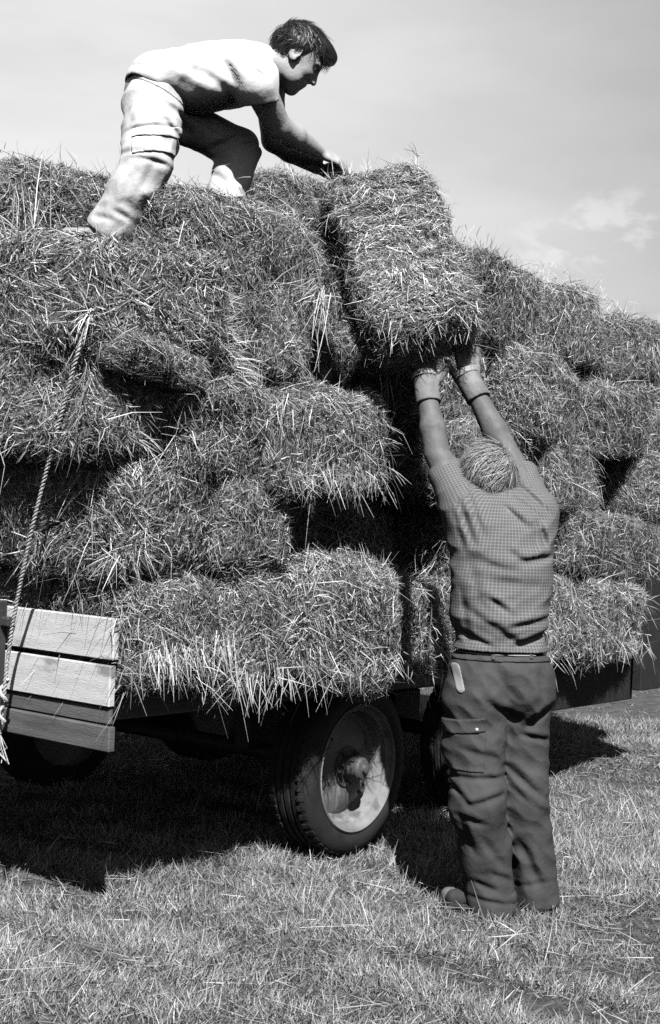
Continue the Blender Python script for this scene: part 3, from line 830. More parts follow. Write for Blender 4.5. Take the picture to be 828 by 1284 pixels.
def strands(name, at, R, sc, n, m, parent, loc, region, flow, ln, wd, tint, seed, lift=.15, bulge=.012):
    """hair blades over the skull ellipsoid; region(local unit)->bool, flow(local unit)->local direction"""
    r_ = np.random.default_rng(seed)
    q = nrm(r_.normal(size=(n*4, 3))); q = q[region(q)][:n]; n = len(q)
    rad = V(.098, .076, .088) + bulge*r_.uniform(.2, 1.1, (n, 1))
    loc_p = q*rad + V(-.008, 0, .028)
    nor = nrm(q/V(.098, .076, .088))
    fl = flow(q) + r_.normal(0, .30, (n, 3)); tan = nrm(fl - (fl*nor).sum(1, keepdims=True)*nor)
    W = Waves(5, 20, 45, seed)(loc_p)[:, None]*.45
    d = nrm(tan + nor*(lift + .10*r_.normal(size=(n, 1))) + np.cross(nor, tan)*W)
    l_ = r_.uniform(*ln, n)
    c = at(0, 0, 0)
    root = c + (loc_p*sc) @ R; dw = d @ R; nw = nor @ R
    side = nrm(np.cross(dw, nw + r_.normal(0, .3, (n, 3)))); bend = -nw*(l_*r_.uniform(.15, .45, n))[:, None] + r_.normal(0, .12, (n, 3))*l_[:, None]
    v, f = blades(root, dw, l_, r_.uniform(*wd, n), side, bend, (1, .8, .2))
    return v, f, np.repeat(r_.uniform(*tint, n), 6)
def hair_obj(name, fn, lo, hi, h, m, parent, loc, st, base):
    v, f = surf(fn, lo, hi, h)
    tv = np.full(len(v), base)
    sv, sf, stn = st
    return mesh_np(name, np.concatenate([v, sv]), np.concatenate([f, sf + len(v)]), m, parent, loc, True, {'tint': np.concatenate([tv, stn])})
def shell(fn, th): return lambda p: (lambda d: np.maximum(d, -(d + th)))(fn(p))
def half(c, n_): return lambda p: (p - c) @ nrm(n_)

# ------------------------------------------------------------------ the man on the ground, back to the camera
def standing_man():
    Y = 5.06; base = P(640, 1143, Y); base[2] = 0
    root = thing('person', base, 'man in checked shirt and dark trousers, back turned, gloved hands raised under the lifted bale', 'person')
    q = lambda x, y, dy=0.: P(x, y, Y + dy)
    R0 = I3
    # joints
    hipL, kneL, ankL = q(598, 872, -.02), q(601, 1006, -.07), q(619, 1122, .0)
    hipR, kneR, ankR = q(656, 872, .02), q(660, 1006, .03), q(674, 1112, .10)
    shL, elL, wrL = q(585, 640, .03), q(549, 570, .14), q(535, 490, .24)
    shR, elR, wrR = q(668, 642, .07), q(641, 578, .20), q(593, 486, .30)
    waist, chest, neck = q(628, 800), q(630, 690, .0), q(622, 628, .05)
    hc = q(613, 596, .10); hf = V(-.22, .70, .62); hu = V(-.05, -.62, .75)
    # body
    bd = SDF()
    bd.ell(chest, (.165, .105, .21), .05).ell(waist, (.155, .105, .13), .06).ell(q(627, 860), (.155, .115, .12), .05)
    bd.chain([hipL, kneL, ankL], [.085, .058, .042], .03).chain([hipR, kneR, ankR], [.085, .058, .042], .03)
    for a_, d_ in ((ankL, V(-.16, .05, 0)), (ankR, V(.05, .2, 0))):
        t = a_.copy(); t[2] = .045; bd.cone(a_, t, .04, .04, .02); e = t + d_; e[2] = .035; bd.cone(t, e, .036, .028, .02)
    bd.chain([shL, elL], [.066, .049], .05).chain([elL, elL*.6 + wrL*.4, wrL], [.048, .050, .033], .012)
    bd.chain([shR, elR], [.066, .049], .05).chain([elR, elR*.6 + wrR*.4, wrR], [.048, .050, .033], .012)
    bd.cone(q(606, 640, .03), shL, .07, .07, .05).cone(q(645, 640, .05), shR, .07, .07, .05)
    bd.cone(neck, hc + nrm(hu)*-.05, .06, .055, .03)
    hs = SDF(); at, R = head_sdf(hs, hc, hf, hu, 1.0); bd.fn(hs, .02)
    hd = SDF(); pnl = nrm(V(.1, .35, .9))
    fl_ = nrm(V(.12, .80, .40)); 
    hand(hd, wrL + nrm(wrL - elL)*.012, V(-.02, .45, .75), V(.05, -.35, .7), V(1, .1, 0), (.25, .22, .25, .3))
    hand(hd, wrR + nrm(wrR - elR)*.012, V(-.10, .45, .75), V(-.05, -.35, .7), V(-1, .1, 0), (.25, .22, .25, .3))
    bd.fn(hd, .012)
    lo = base + V(-.42, -.35, -.02); hi = base + V(.36, .75, 2.36)
    sdf_obj('person_body', bd, lo, hi, .0055, M['skin'], root, base)
    # gloves with rolled cuff and knit lining
    for wr, el, th_, sx in ((wrL, elL, V(1, .1, 0), -.02), (wrR, elR, V(-1, .1, 0), -.10)):
        ax = nrm(wr - el)
        g = SDF(); hand(g, wr + ax*.012, V(sx, .45, .75), V(.05 if sx > -.05 else -.05, -.35, .7), th_, (.25, .22, .25, .3), inf=.004)
        g.cone(wr - ax*.048, wr + ax*.05, .049, .046, .015)
        wv = Waves(6, 40, 90, 3)
        gf = lambda p, g=g, wr=wr, ax=ax: np.maximum(np.maximum(g(p) + .0022*wv(p), -((p - wr) @ ax + .055)), -rc(p, wr - ax*.1, wr - ax*.02, .040, .036))
        o = sdf_obj('glove', gf, wr - .16, wr + .24, .0045, M['glove'], root, base)
        rim_ = SDF().cone(wr - ax*.058, wr - ax*.044, .051, .050, .0)
        wv3 = Waves(6, 60, 120, 4)
        cf = lambda p, wr=wr, ax=ax: np.maximum(np.abs(np.linalg.norm((p - wr) - ((p - wr) @ ax)[:, None]*ax, axis=1) - .0465) - .0045 + .002*wv3(p), np.abs((p - wr) @ ax - .062) - .012)
        c_ = sdf_obj('knit_cuff', cf, wr - .1, wr + .12, .0035, M['cuff'], o, base)
    # shirt
    sh = SDF()
    sh.ell(q(630, 700, .0), (.188, .135, .20), .06).ell(q(627, 772, -.005), (.180, .145, .135), .06).ell(q(627, 815, 0), (.176, .135, .07), .04).ell(q(629, 742, 0), (.181, .138, .17), .04)
    sh.cone(q(600, 655, .02), q(660, 655, .05), .105, .105, .06)
    hemL, hemR = q(560, 592, .13), q(652, 594, .19)
    sh.chain([q(592, 668, .02), shL, hemL], [.088, .083, .068], .05).chain([q(664, 672, .05), shR, hemR], [.088, .080, .064], .05)
    sh.cone(q(608, 638, .02), q(640, 640, .04), .068, .068, .05)
    crs = creases([(574, 630, 590, 682, Y, .013, .010), (583, 612, 600, 668, Y, .008, .009), (632, 690, 652, 704, Y, .011, .010), (652, 704, 690, 698, Y, .018, .011), (672, 655, 682, 686, Y, .016, .010),
                   (664, 660, 668, 692, Y, .008, .007), (605, 746, 633, 766, Y, .012, .009), (634, 784, 688, 774, Y, .014, .009), (644, 806, 690, 791, Y, .014, .008), (627, 634, 658, 662, Y, .012, .010),
                   (648, 604, 686, 644, Y, .012, .009), (640, 622, 680, 652, Y, .009, .008), (590, 700, 640, 716, Y, .007, .012), (585, 700, 600, 760, Y, .006, .012), (580, 760, 640, 800, Y, .007, .010), (575, 790, 610, 806, Y, .009, .008), (566, 640, 580, 690, Y, .007, .008),
                   (600, 725, 680, 735, Y, .005, .012), (576, 735, 584, 800, Y, .006, .008)], Y + .12)
    wv = Waves(12, 18, 48, 9)
    axL, axR = nrm(hemL - shL), nrm(hemR - shR)
    fo1 = Folds(3, 12, 30, 53, (1, .5, .7)); fo2 = Folds(4, 34, 75, 54, (1, .7, .9))
    def shf(p):
        d = sh(p) + crs(p) + .0030*wv(p) - .0060*fo1(p) - .0036*fo2(p)
        d = np.maximum(d, -(d + .011))
        d = np.maximum(d, q(627, 814)[2] - p[:, 2])
        nL = (np.linalg.norm(p - hemL, axis=1) < .14); nR = (np.linalg.norm(p - hemR, axis=1) < .14)
        d = np.where(nL, np.maximum(d, (p - hemL) @ axL - .012), d); d = np.where(nR, np.maximum(d, (p - hemR) @ axR - .012), d)
        nk = np.linalg.norm((p - neck) - np.outer((p - neck) @ nrm(hc - neck), nrm(hc - neck)), axis=1) - .072
        d = np.where((p - neck) @ nrm(hc - neck) > .012, np.maximum(d, -nk), d)
        return d
    def weave(v):
        dT = rc(v, q(627, 800), q(632, 660), .17, .17); dL = rc(v, shL, hemL, .08, .07); dR = rc(v, shR, hemR, .08, .07)
        u = np.arctan2(v[:, 0] - waist[0], -(v[:, 1] - Y) + .06)*.17; w_ = v[:, 2]
        for dd, a_, ax in ((dL, shL, axL), (dR, shR, axR)):
            t1 = nrm(np.cross(ax, V(0, 1, 0))); t2 = np.cross(ax, t1); r_ = v - a_
            su = np.arctan2(r_ @ t1, r_ @ -t2)*.075; sv = r_ @ ax
            k_ = (dd < dT) & (sv > -.01); u = np.where(k_, su, u); w_ = np.where(k_, sv, w_)
        return {'weave': np.stack([u + 5, w_ + 5, 0*u], 1)}
    shirt = sdf_obj('checked_shirt', shf, base + V(-.42, -.3, .85), base + V(.36, .5, 1.85), .005, M['check'], root, base, weave)
    # trousers
    tr = SDF()
    tr.ell(q(627, 838), (.183, .142, .10), .05).ell(q(600, 872, -.02), (.118, .135, .12), .05).ell(q(658, 866, .0), (.110, .135, .11), .05)
    tr.chain([q(597, 880, -.02), q(596, 930, -.035), kneL + V(-.005, 0, 0), q(610, 1070, -.02), q(618, 1136, -.01)], [.111, .106, .098, .090, .090], .035)
    tr.chain([q(656, 880, .02), q(655, 930, .03), kneR, q(667, 1070, .05), q(673, 1128, .06)], [.104, .096, .088, .081, .082], .022)
    tc = creases([(603, 872, 634, 893, Y, .016, .011), (634, 893, 660, 905, Y, .010, .012), (655, 911, 690, 884, Y, .018, .010), (651, 918, 686, 927, Y, .014, .008), (562, 966, 632, 968, Y, .010, .008),
                  (565, 978, 582, 998, Y, .012, .008), (582, 999, 627, 987, Y, .013, .009), (570, 1012, 600, 1022, Y, .009, .009), (632, 957, 682, 999, Y, .012, .010), (640, 985, 676, 1012, Y, .008, .009),
                  (653, 1054, 676, 1110, Y, .012, .012), (640, 1062, 652, 1120, Y, .008, .009), (575, 1020, 590, 1060, Y, .009, .009), (587, 1118, 640, 1128, Y, .007, .007), (592, 1098, 618, 1108, Y, .009, .008),
                  (650, 1112, 690, 1104, Y, .005, .008), (672, 838, 676, 872, Y, .008, .009), (612, 830, 640, 876, Y, .006, .014), (570, 930, 625, 945, Y, .006, .010), (598, 1040, 630, 1080, Y, .007, .012), (610, 1085, 640, 1100, Y, .007, .009)], Y + .15)
    wt = Waves(12, 14, 40, 21)
    fo1 = Folds(3, 12, 30, 63, (1., .6, .6)); fo2 = Folds(4, 34, 80, 64, (1., .7, .8))
    def trf0(p): return tr(p) + tc(p) + .0032*wt(p) - .0040*fo1(p) - .0036*fo2(p)
    ztop = q(627, 817)[2]
    hz_L, hz_R = q(618, 1143)[2], q(673, 1134, .06)[2]
    gap = lambda p: rbox(p, q(639, 1075, .0), frame(q(631, 1000) - q(646, 1150), V(0, 1, 0)), V(.30, .003, .30), .001)
    def trf(p):
        d = trf0(p)
        d = np.maximum(d, -(d + .012)*1.0)
        d = np.maximum(d, p[:, 2] - ztop)
        xm = q(645, 1140)[0]
        zl = np.where(p[:, 0] < xm, hz_L + .10*(np.clip(q(645, 0)[0] - p[:, 0], 0, .2)), hz_R)
        return np.maximum(d, zl - p[:, 2])
    t0 = base + V(-.32, -.34, -.03); t1 = base + V(.3, .36, 1.02)
    trous = sdf_obj('trousers', trf, t0, t1, .005, M['trouser'], root, base)
    def patch(name, c, hb, th, m, par, R_=I3, h=.004, rad=.004):
        c = np.asarray(c); f = lambda p: smax(trf0(p) - th, rbox(p, c, R_, V(*hb), rad), .003)
        e = np.max(hb) + .03
        return sdf_obj(name, f, np.maximum(c - e, t0), np.minimum(c + e, t1 + .05), h, m, par, base)
    yb = -.12
    tilt = frame(nrm(q(690, 823) - q(566, 818)), V(0, 0, 1))
    patch('waistband', q(627, 822, 0), (.30, .30, .010), .006, M['trouser'], trous, tilt)
    o = patch('belt', q(627, 815, 0), (.30, .30, .008), .004, M['belt'], root, tilt)
    patch('waistband_trim', q(622, 820.5, -.10), (.150, .12, .0024), .0105, M['lining'], trous, tilt, .0025, .001)
    for x in (619, 668): patch('belt_loop', q(x, 820, yb), (.008, .10, .020), .011, M['trouser'], trous)
    pr = frame(q(580, 870) - q(573, 832), V(0, -1, 0))
    patch('pocket_lining', q(574, 849, -.07), (.052, .0145, .10), .004, M['lining'], trous, np.stack([nrm(q(580, 870) - q(573, 832)), np.cross(nrm(q(580, 870) - q(573, 832)), V(0, 1, 0)), V(0, 1, 0)]), .0035, .0142)
    pk = patch('cargo_pocket', q(578, 935, -.06), (.080, .14, .078), .0065, M['trouser'], trous)
    patch('pocket_flap', q(579, 907, -.06), (.078, .15, .024), .0125, M['trouser'], pk, frame(nrm(q(608, 905) - q(560, 910)), V(0, 0, 1)))
    patch('button', q(596, 911, -.09), (.006, .10, .006), .0165, M['button'], pk, I3, .0025)
    # shoes
    for a_, dr, nm in ((q(621, 1136, -.02), V(-.95, .25, 0), 0), (q(674, 1128, .07), V(.25, .95, 0), 1)):
        dr = nrm(dr); a_ = a_.copy(); a_[2] = 0; sdv = V(-dr[1], dr[0], 0)
        up = SDF().cone(a_ + V(0, 0, .06) - dr*.04, a_ + V(0, 0, .055) + dr*.02, .042, .042, .02).cone(a_ + dr*.02 + V(0, 0, .055), a_ + dr*.15 + V(0, 0, .032), .042, .033, .02).cone(a_ + V(0, 0, .06), a_ + V(0, 0, .11), .042, .044, .02)
        f1 = lambda p, up=up, a_=a_: np.maximum(up(p), .022 - p[:, 2])
        so = sdf_obj('shoe', f1, a_ + V(-.25, -.25, 0), a_ + V(.25, .25, .18), .005, M['shoe'], root, base)
        f2 = lambda p, a_=a_, dr=dr: np.maximum(rc(p*V(1, 1, .0) , (a_ - dr*.05)*V(1, 1, 0), (a_ + dr*.155)*V(1, 1, 0), .046, .042), np.abs(p[:, 2] - .012) - .012)
        sdf_obj('sole', f2, a_ + V(-.25, -.25, -.02), a_ + V(.25, .25, .05), .005, M['rubber'], so, base)
        mb = MB()
        for i in range(4):
            cc = a_ + dr*(.035 + .022*i); zt = .098 - .010*i
            mb.tube([cc - sdv*.03 + V(0, 0, zt - .014), cc + V(0, 0, zt + .004), cc + sdv*.03 + V(0, 0, zt - .014)], .0035, 6)
        mb.build('lace', M['lace'], so, base, True)
    # hair
    hh = SDF(); hh.ell(at(-.010, 0, .030), V(.108, .088, .096), .02, R).ell(at(-.060, 0, -.02), V(.055, .070, .060), .03, R)
    wh = Waves(8, 35, 80, 77)
    def hf_(p):
        l_ = (p - hc) @ R.T
        d = hh(p) + .005*wh(p)
        d = np.maximum(d, smax(l_[:, 0] - .045, -(l_[:, 2] - .045), .02)*1.0 if False else np.where(l_[:, 2] < .05, l_[:, 0] - .0 - .9*(l_[:, 2] - .0)*.6, -1))
        return d
    reg = lambda u_: (u_[:, 0] < .35 + .5*np.clip(u_[:, 2], 0, 1)) & (u_[:, 2] > -.75)
    flow = lambda u_: np.stack([-.35*np.ones(len(u_)) + .9*u_[:, 0], 1.0*u_[:, 1] - .25, -.85*np.ones(len(u_))], 1) + np.stack([0*u_[:, 0], -.5 + 1.0*np.sin(u_[:, 2]*4 + u_[:, 1]*2 + 1), .5*np.sin(u_[:, 1]*5)], 1)
    st = strands('hair', at, R, 1.0, 5200, None, root, base, reg, flow, (.035, .085), (.0014, .003), (.11, .44), 5, .22, .024)
    hair_obj('hair', hf_, hc - .18, hc + .18, .004, M['greyhair'], root, base, st, .07)
    for s_ in (-1, 1):
        e = MB()
        e.lathe(at(.0705, .031*s_, .010), R[0], [(.0, .0115), (.006, .0105), (.0105, .0075), (.0132, .0005)], 16); e.build('eye', M['eye'], root, base, True)
standing_man()

# ------------------------------------------------------------------ the young man bending on top of the load
def bending_man():
    q = P
    ftR, ftL = q(138, 296, 4.97), q(283, 272, 5.30)
    base = (ftR + ftL)/2; base[2] = min(ftR[2], ftL[2]) - .03
    root = thing('person', base, 'young man in white t-shirt and pale trousers bending over on top of the hay', 'person')
    hipR, kneR, ankR = q(186, 132, 5.13), q(183, 206, 4.93), q(146, 284, 4.98)
    hipL, kneL, ankL = q(208, 140, 5.32), q(304, 182, 5.42), q(281, 262, 5.30)
    pel, bel, che = q(196, 117, 5.21), q(232, 98, 5.24), q(292, 92, 5.27)
    shR, elR, wrR = q(322, 102, 5.10), q(349, 158, 5.26), q(398, 190, 5.50)
    shL, elL, wrL = q(337, 103, 5.42), q(344, 175, 5.52), q(398, 208, 5.62)
    neck = q(334, 84, 5.27); hc = q(373, 73, 5.29)
    ax = nrm(che - bel)
    hf = nrm(q(393, 96, 5.31) - q(373, 73, 5.29)); hf = nrm(V(.72, .10, -.62)); hu = nrm(V(.60, 0, .80))
    dz = V(0, 0, 1) - ax*ax[2]; Rt = frame(ax, dz)                # torso axes: along, across, up
    bd = SDF()
    bd.ell(che, (.19, .155, .10), .05, Rt).ell(bel, (.17, .135, .088), .06, Rt).ell(pel, (.12, .15, .115), .05, Rt)
    bd.chain([hipR, kneR, ankR], [.085, .06, .042], .03).chain([hipL, kneL, ankL], [.085, .06, .042], .03)
    for a_, d_ in ((ankR, V(-.15, -.07, 0)), (ankL, V(.2, .02, 0))):
        e = a_ + V(0, 0, -.06); bd.cone(a_, e, .04, .036, .02); bd.cone(e, e + d_*.7 + V(0, 0, -.02), .034, .022, .02)
    bd.cone(q(312, 92, 5.2), shR, .07, .066, .04).cone(q(312, 92, 5.34), shL, .07, .066, .04)
    bd.chain([shR, elR], [.062, .050], .03).chain([elR, elR*.62 + wrR*.38, wrR], [.049, .050, .033], .012)
    bd.chain([shL, elL], [.062, .050], .03).chain([elL, elL*.62 + wrL*.38, wrL], [.049, .050, .033], .012)
    bd.cone(neck, hc - hu*.05 - hf*.025, .062, .055, .03)
    hs = SDF(); at, R = head_sdf(hs, hc, hf, hu, 1.04); bd.fn(hs, .018)
    hd = SDF()
    hand(hd, wrR + nrm(wrR - elR)*.01, V(.75, .45, -.15), V(.15, .1, -1), V(.1, .8, .45), (.40, .46, .52, .6), k=.004)
    hand(hd, wrL + nrm(wrL - elL)*.01, V(.75, .25, -.25), V(.15, -.1, -1), V(.1, -.8, .45), (.40, .46, .52, .6), k=.004)
    bd.fn(hd, .010)
    lo = np.min([ankR, ankL, hipR, kneR, hc, wrR], 0) - V(.22, .3, .25); hi = np.max([hc, wrL, hipL], 0) + V(.28, .32, .22)
    sdf_obj('person_body', bd, lo, hi, .0050, M['skin2'], root, base)
    # t-shirt
    sh = SDF()
    sh.ell(q(287, 94, 5.27), (.205, .18, .118), .06, Rt).ell(q(236, 98, 5.24), (.17, .170, .108), .06, Rt).ell(q(198, 106, 5.21), (.125, .190, .106), .05, Rt)
    sh.ell(q(258, 113, 5.20), (.12, .12, .075), .05, Rt)
    hemR, hemL = q(331, 128, 5.15), q(334, 126, 5.45)
    sh.chain([q(300, 92, 5.16), shR, hemR], [.082, .076, .078], .04).chain([q(300, 92, 5.38), shL, hemL], [.082, .076, .078], .04)
    sh.cone(q(318, 86, 5.24), q(332, 84, 5.27), .075, .066, .04)
    tail = q(162, 100, 5.21)
    cr_ = creases([(284, 88, 302, 122, 5.2, .012, .013), (255, 100, 286, 122, 5.2, .008, .012), (222, 84, 268, 116, 5.2, .007, .012), (205, 100, 258, 130, 5.2, .005, .016), (185, 96, 222, 120, 5.2, .004, .014), (300, 70, 312, 104, 5.2, .005, .016), (268, 78, 290, 110, 5.2, .004, .016), (230, 70, 262, 88, 5.2, .005, .014),
                   (165, 90, 195, 104, 5.2, .006, .010), (172, 84, 212, 96, 5.2, .005, .012), (318, 104, 336, 116, 5.2, .007, .008)], 5.22)
    wv = Waves(12, 16, 40, 31)
    axR, axL = nrm(hemR - shR), nrm(hemL - shL)
    fo1 = Folds(4, 10, 26, 71, (.8, .5, 1.)); fo2 = Folds(3, 28, 60, 72, (.8, .6, 1.))
    def shf(p):
        d = sh(p) + cr_(p) + .0035*wv(p) - .0075*fo1(p) - .0022*fo2(p)
        d = np.maximum(d, -(d + .010))
        d = np.maximum(d, -((p - tail) @ ax) - .02 + .006*np.sin(p[:, 1]*40 + p[:, 2]*25))
        d = np.maximum(d, (p - q(196, 117, 5.15)) @ nrm(V(-.40, -.10, -.91)) + .004*np.sin(p[:, 0]*45))
        for c, a_ in ((hemR, axR), (hemL, axL)):
            d = np.where(np.linalg.norm(p - c, axis=1) < .13, np.maximum(d, (p - c) @ nrm(a_ + V(0, 0, -.8))), d)
        na = nrm(hc - hu*.05 - neck); tt = (p - neck) @ na
        nk = np.linalg.norm((p - neck) - np.outer(tt, na), axis=1)
        d = np.maximum(d, np.where(tt > -.05, tt - .012, -1))
        return d
    sdf_obj('white_shirt', shf, lo + V(0, 0, .1), hi, .005, M['tee'], root, base)
    # trousers: seat, near leg, far leg
    tr = SDF()
    tr.ell(q(194, 131, 5.2), (.108, .162, .125), .05)
    tr.chain([q(192, 138, 5.12), q(190, 170, 5.03), q(182, 204, 4.95)], [.108, .098, .090], .04)
    tr.chain([q(184, 210, 4.93), q(168, 240, 4.93), q(142, 286, 4.97)], [.088, .088, .096], .02)
    tr.chain([q(212, 142, 5.32), q(262, 162, 5.39), q(300, 186, 5.42)], [.105, .090, .084], .04)
    tr.chain([q(299, 190, 5.42), q(292, 222, 5.36), q(281, 268, 5.30)], [.080, .074, .082], .02)
    tc = creases([(168, 202, 210, 208, 4.9, .009, .006), (152, 196, 190, 199, 4.95, .007, .008), (196, 132, 236, 150, 5.1, .012, .012), (205, 150, 226, 176, 5.0, .012, .010), (160, 130, 172, 180, 5.0, .006, .012), (160, 170, 215, 162, 5.0, .008, .006),
                  (200, 210, 178, 250, 4.95, .008, .010), (150, 274, 168, 284, 5.0, .008, .008), (122, 278, 150, 286, 5.0, .006, .008), (175, 225, 160, 262, 4.95, .006, .010), (270, 196, 286, 190, 5.46, .016, .008), (286, 190, 312, 176, 5.46, .010, .008),
                  (240, 158, 290, 172, 5.40, .008, .012), (300, 190, 322, 184, 5.42, .008, .006), (270, 230, 290, 246, 5.5, .007, .010), (310, 200, 298, 250, 5.5, .007, .010)], 5.55)
    wt = Waves(12, 16, 45, 41)
    fo3 = Folds(3, 14, 34, 83, (1., .6, .7)); fo4 = Folds(4, 34, 80, 84, (1., .7, .8))
    trf0 = lambda p: tr(p) + tc(p) + .0038*wt(p) - .0055*fo3(p) - .0040*fo4(p)
    cutR, cutL = q(138, 294, 4.97), q(281, 275, 5.30)
    aR, aL = nrm(q(142, 286, 4.97) - q(168, 240, 4.93)), nrm(q(281, 268, 5.30) - q(292, 222, 5.36))
    def trf(p):
        d = trf0(p); d = np.maximum(d, -(d + .012))
        d = np.maximum(d, (p - q(192, 104, 5.21)) @ nrm(V(.40, 0, .91)))
        d = np.maximum(d, ((p - q(205, 100, 5.21)) @ nrm(V(.9, 0, .7))) - .02) if False else d
        d = np.where(np.linalg.norm(p - cutR, axis=1) < .2, np.maximum(d, (p - cutR) @ aR), d)
        d = np.where(np.linalg.norm(p - cutL, axis=1) < .2, np.maximum(d, (p - cutL) @ aL), d)
        return d
    trous = sdf_obj('trousers', trf, lo, hi, .005, M['paletrouser'], root, base)
    def patch(name, c, hb, th, par, R_, h=.004, m=M['paletrouser']):
        f = lambda p: smax(trf0(p) - th, rbox(p, c, R_, V(*hb), .004), .003); e = max(hb) + .03
        return sdf_obj(name, f, c - e, c + e, h, m, par, base)
    Rp = frame(nrm(q(228, 166, 5.) - q(168, 172, 5.)), V(0, 0, 1))
    pk = patch('cargo_pocket', q(196, 176, 4.90), (.085, .07, .050), .009, trous, Rp)
    patch('pocket_flap', q(196, 163, 4.90), (.088, .08, .020), .015, pk, Rp)
    Rk = frame(nrm(q(322, 190, 5.2) - q(300, 184, 5.2)), V(0, 0, 1))
    patch('waistband', q(192, 112, 5.2), (.30, .30, .020), .0035, trous, frame(V(.91, 0, -.40), V(.40, 0, .91)))
    # shoes
    for a_, d_ in ((ankR, nrm(V(-.9, -.45, 0))), (ankL, nrm(V(1, .05, 0)))):
        c = a_ + V(0, 0, -.072) + d_*.045; d2 = d_
        up = SDF().cone(c + V(0, 0, .02) + d2*-.04, c + V(0, 0, .01) + d2*.13, .046, .036, .02).cone(c + V(0, 0, .02), c + V(0, 0, .08), .045, .047, .02)
        f1 = lambda p, up=up, c=c: np.maximum(up(p), c[2] - .018 - p[:, 2])
        so = sdf_obj('shoe', f1, c - .24, c + .24, .005, M['shoelight'], root, base)
        f2 = lambda p, c=c, d2=d2: np.maximum(rc((p - c)*V(1, 1, 0), -d2*.045, d2*.135, .048, .042), np.abs(p[:, 2] - c[2] + .028) - .012)
        sdf_obj('sole', f2, c - .24, c + .24, .005, M['cuff'], so, base)
    # hair: short, dark, brushed forward over the brow
    hh = SDF(); hh.ell(at(-.012, 0, .038), V(.106, .086, .094)*1.04, .02, R).ell(at(.055, 0, .095), V(.055, .06, .026), .03, R).ell(at(.09, 0, .078), V(.026, .045, .018), .025, R)
    wh = Waves(8, 40, 90, 78)
    def hf_(p):
        l_ = (p - hc) @ R.T/1.04
        d = hh(p) + .004*wh(p)
        face = smin(smax(l_[:, 0] - .030, -(.064 - l_[:, 2]), .005)*-1 if False else np.maximum(l_[:, 0] - .022, l_[:, 2] - .060)*0 + 1, 1, .01) if False else None
        # cut away face, ear opening and neck
        cutf = np.minimum(l_[:, 0] - .016 - .25*np.clip(l_[:, 2], -.1, .06), .058 - l_[:, 2])     # >0 inside face box
        d = smax(d, cutf, .008)
        d = smax(d, -(l_[:, 2] + .048 - .35*np.clip(l_[:, 0] + .05, -.1, .1)), .01)
        ear = ell(p, at(-.006, .0, -.010), R, V(.024, .2, .032)); d = smax(d, -ear, .006)
        return d
    reg = lambda u_: ((u_[:, 2] > .35) | (u_[:, 0] < .05)) & (u_[:, 2] > -.55 + .3*np.clip(u_[:, 0] + .4, 0, 1)) & ~((np.abs(u_[:, 0] + .02) < .22) & (np.abs(u_[:, 2] + .42) < .32))
    flow = lambda u_: np.stack([np.where(u_[:, 2] > .1, 1.0, -.1), .3*u_[:, 1], np.where(u_[:, 2] > .25, -.1, -1.)], 1)
    st = strands('hair', at, R, 1.04, 3600, None, root, base, reg, flow, (.02, .05), (.0014, .003), (.010, .035), 6, .22, .02)
    hair_obj('hair', hf_, hc - .19, hc + .19, .004, M['darkhair'], root, base, st, .014)
    for s_ in (-1, 1):
        e = MB(); e.lathe(at(.0705, .031*s_, .010), R[0], [(.0, .0122), (.006, .0112), (.0110, .008), (.0138, .0005)], 16); eo = e.build('eye', M['eye'], root, base, True)
        e = MB(); e.lathe(at(.0705, .031*s_, .010), nrm(R[0] - R[2]*.3), [(.0115, .0065), (.0142, .004), (.0150, .0005)], 12); e.build('iris', M['iris'], eo, base, True)
bending_man()

# ------------------------------------------------------------------ light, sky, camera
SUN_EL, SUN_AZ = math.radians(49), math.radians(9)       # sun behind the camera, a little to its right
sd = V(math.sin(SUN_AZ)*math.cos(SUN_EL), -math.cos(SUN_AZ)*math.cos(SUN_EL), math.sin(SUN_EL))
sl = bpy.data.lights.new('sun', 'SUN'); sl.energy = 5.0; sl.angle = math.radians(.53)
so = bpy.data.objects.new('sun', sl); COL.objects.link(so); so.location = sd*30
so.rotation_euler = Vector(sd).to_track_quat('Z', 'Y').to_euler()
SKY_B, VEIL, CUM = .27, 4.5, .9
W = bpy.data.worlds.new('World'); scene.world = W; W.use_nodes = True
nt = W.node_tree; N = nt.nodes; K = nt.links
bg = N['Background']
sky = N.new('ShaderNodeTexSky'); sky.sky_type = 'NISHITA'; sky.sun_disc = False
sky.sun_elevation = SUN_EL; sky.sun_rotation = math.pi - SUN_AZ; sky.dust_density = 1.5; sky.air_density = 1.0
spx = N.new('ShaderNodeSeparateColor'); K.new(sky.outputs[0], spx.inputs[0])     # panchromatic film with a yellow-orange filter
mixv = N.new('ShaderNodeMath'); mixv.operation = 'MULTIPLY_ADD'; mixv.inputs[1].default_value = .65
g2 = N.new('ShaderNodeMath'); g2.operation = 'MULTIPLY'; g2.inputs[1].default_value = .35
K.new(spx.outputs[0], mixv.inputs[0]); K.new(spx.outputs[1], g2.inputs[0]); K.new(g2.outputs[0], mixv.inputs[2])
def math_(op, a, b=None, c=None):
    n = N.new('ShaderNodeMath'); n.operation = op
    for i, x in enumerate((a, b, c)):
        if x is None: continue
        if isinstance(x, (int, float)): n.inputs[i].default_value = x
        else: K.new(x, n.inputs[i])
    return n.outputs[0]
def range_(x, a, b, c, d, smooth=True):
    n = N.new('ShaderNodeMapRange'); n.interpolation_type = 'SMOOTHSTEP' if smooth else 'LINEAR'
    for i, v_ in enumerate((a, b, c, d)): n.inputs[i + 1].default_value = v_
    K.new(x, n.inputs[0]); return n.outputs[0]
tc = N.new('ShaderNodeTexCoord')
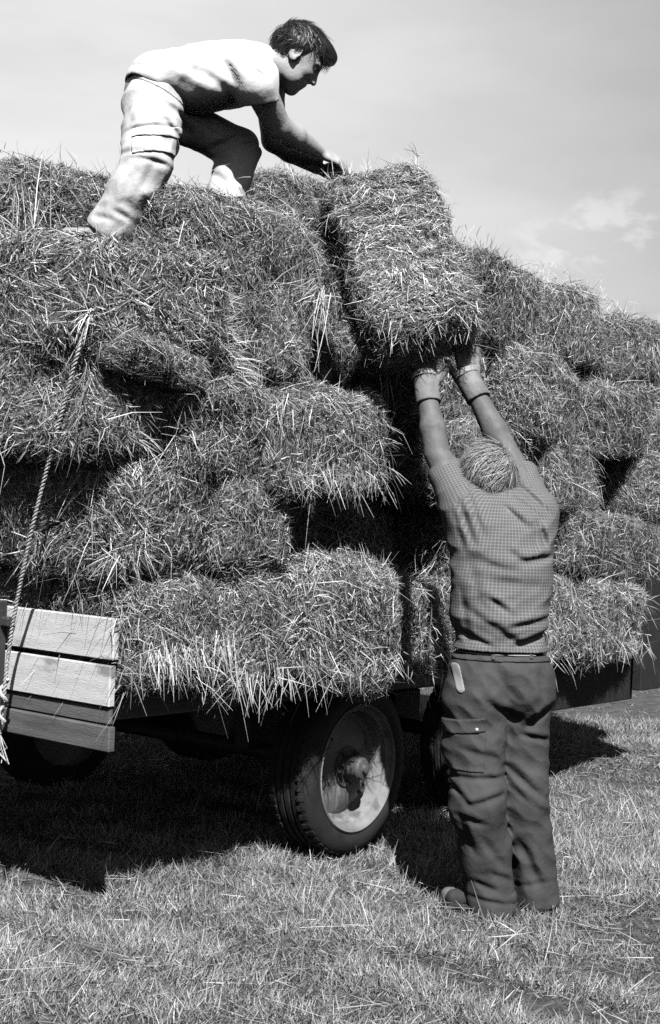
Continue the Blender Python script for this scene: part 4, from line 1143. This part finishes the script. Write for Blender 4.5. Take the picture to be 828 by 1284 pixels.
def noise_(scale, loc, st, det=7):
    mp = N.new('ShaderNodeMapping'); mp.inputs['Scale'].default_value = st; mp.inputs['Location'].default_value = loc
    K.new(tc.outputs['Generated'], mp.inputs['Vector'])
    no = N.new('ShaderNodeTexNoise'); no.inputs['Scale'].default_value = scale; no.inputs['Detail'].default_value = det; no.inputs['Roughness'].default_value = .55
    K.new(mp.outputs[0], no.inputs['Vector']); return no.outputs['Fac']
def toward(d):
    dn = N.new('ShaderNodeVectorMath'); dn.operation = 'DOT_PRODUCT'; dn.inputs[1].default_value = tuple(nrm(d))
    nv = N.new('ShaderNodeVectorMath'); nv.operation = 'NORMALIZE'; K.new(tc.outputs['Generated'], nv.inputs[0])
    K.new(nv.outputs[0], dn.inputs[0]); return dn.outputs['Value']
# bright veil added opposite the sun, keeping near shadows dark, cumulus low at its right
veil = math_('MULTIPLY', range_(toward(V(-.36, .95, .13)), .60, .995, 0, 1), range_(noise_(4.5, (.3, .1, .4), (1, 1, 3)), .25, .75, .88, 1.08))
cum = math_('MULTIPLY', range_(noise_(20, (.13, .0, .31), (1, 1, 1.9)), .52, .64, 0, 1), range_(toward(V(.205, 1, .160)), .9945, .999, 0, 1))
cl_ = math_('ADD', math_('ADD', math_('MULTIPLY', mixv.outputs[0], SKY_B), math_('MULTIPLY', veil, VEIL)), math_('MULTIPLY', cum, CUM))
cc = N.new('ShaderNodeCombineColor')
for i in range(3): K.new(cl_, cc.inputs[i])
K.new(cc.outputs[0], bg.inputs['Color']); bg.inputs['Strength'].default_value = .10

cam = bpy.data.cameras.new('camera'); co = bpy.data.objects.new('camera', cam); COL.objects.link(co)
cam.sensor_fit = 'HORIZONTAL'; cam.sensor_width = 24; cam.lens = 24*FPX/828
co.location = (0, 0, CAMZ)
cam.shift_y = (HZ - 642)/828; cam.shift_x = 0
co.rotation_euler = (Matrix.Rotation(math.radians(90), 3, 'X') @ Matrix.Rotation(ROLL, 3, 'Z')).to_euler()
cam.clip_start = .05; cam.clip_end = 5000
scene.camera = co
scene.render.resolution_x, scene.render.resolution_y = 660, 1024
scene.view_settings.view_transform = 'Standard'; scene.view_settings.look = 'None'
scene.view_settings.exposure = .68; scene.view_settings.gamma = 1
scene.cycles.max_bounces = 3; scene.cycles.diffuse_bounces = 0
scene.cycles.use_denoising = False
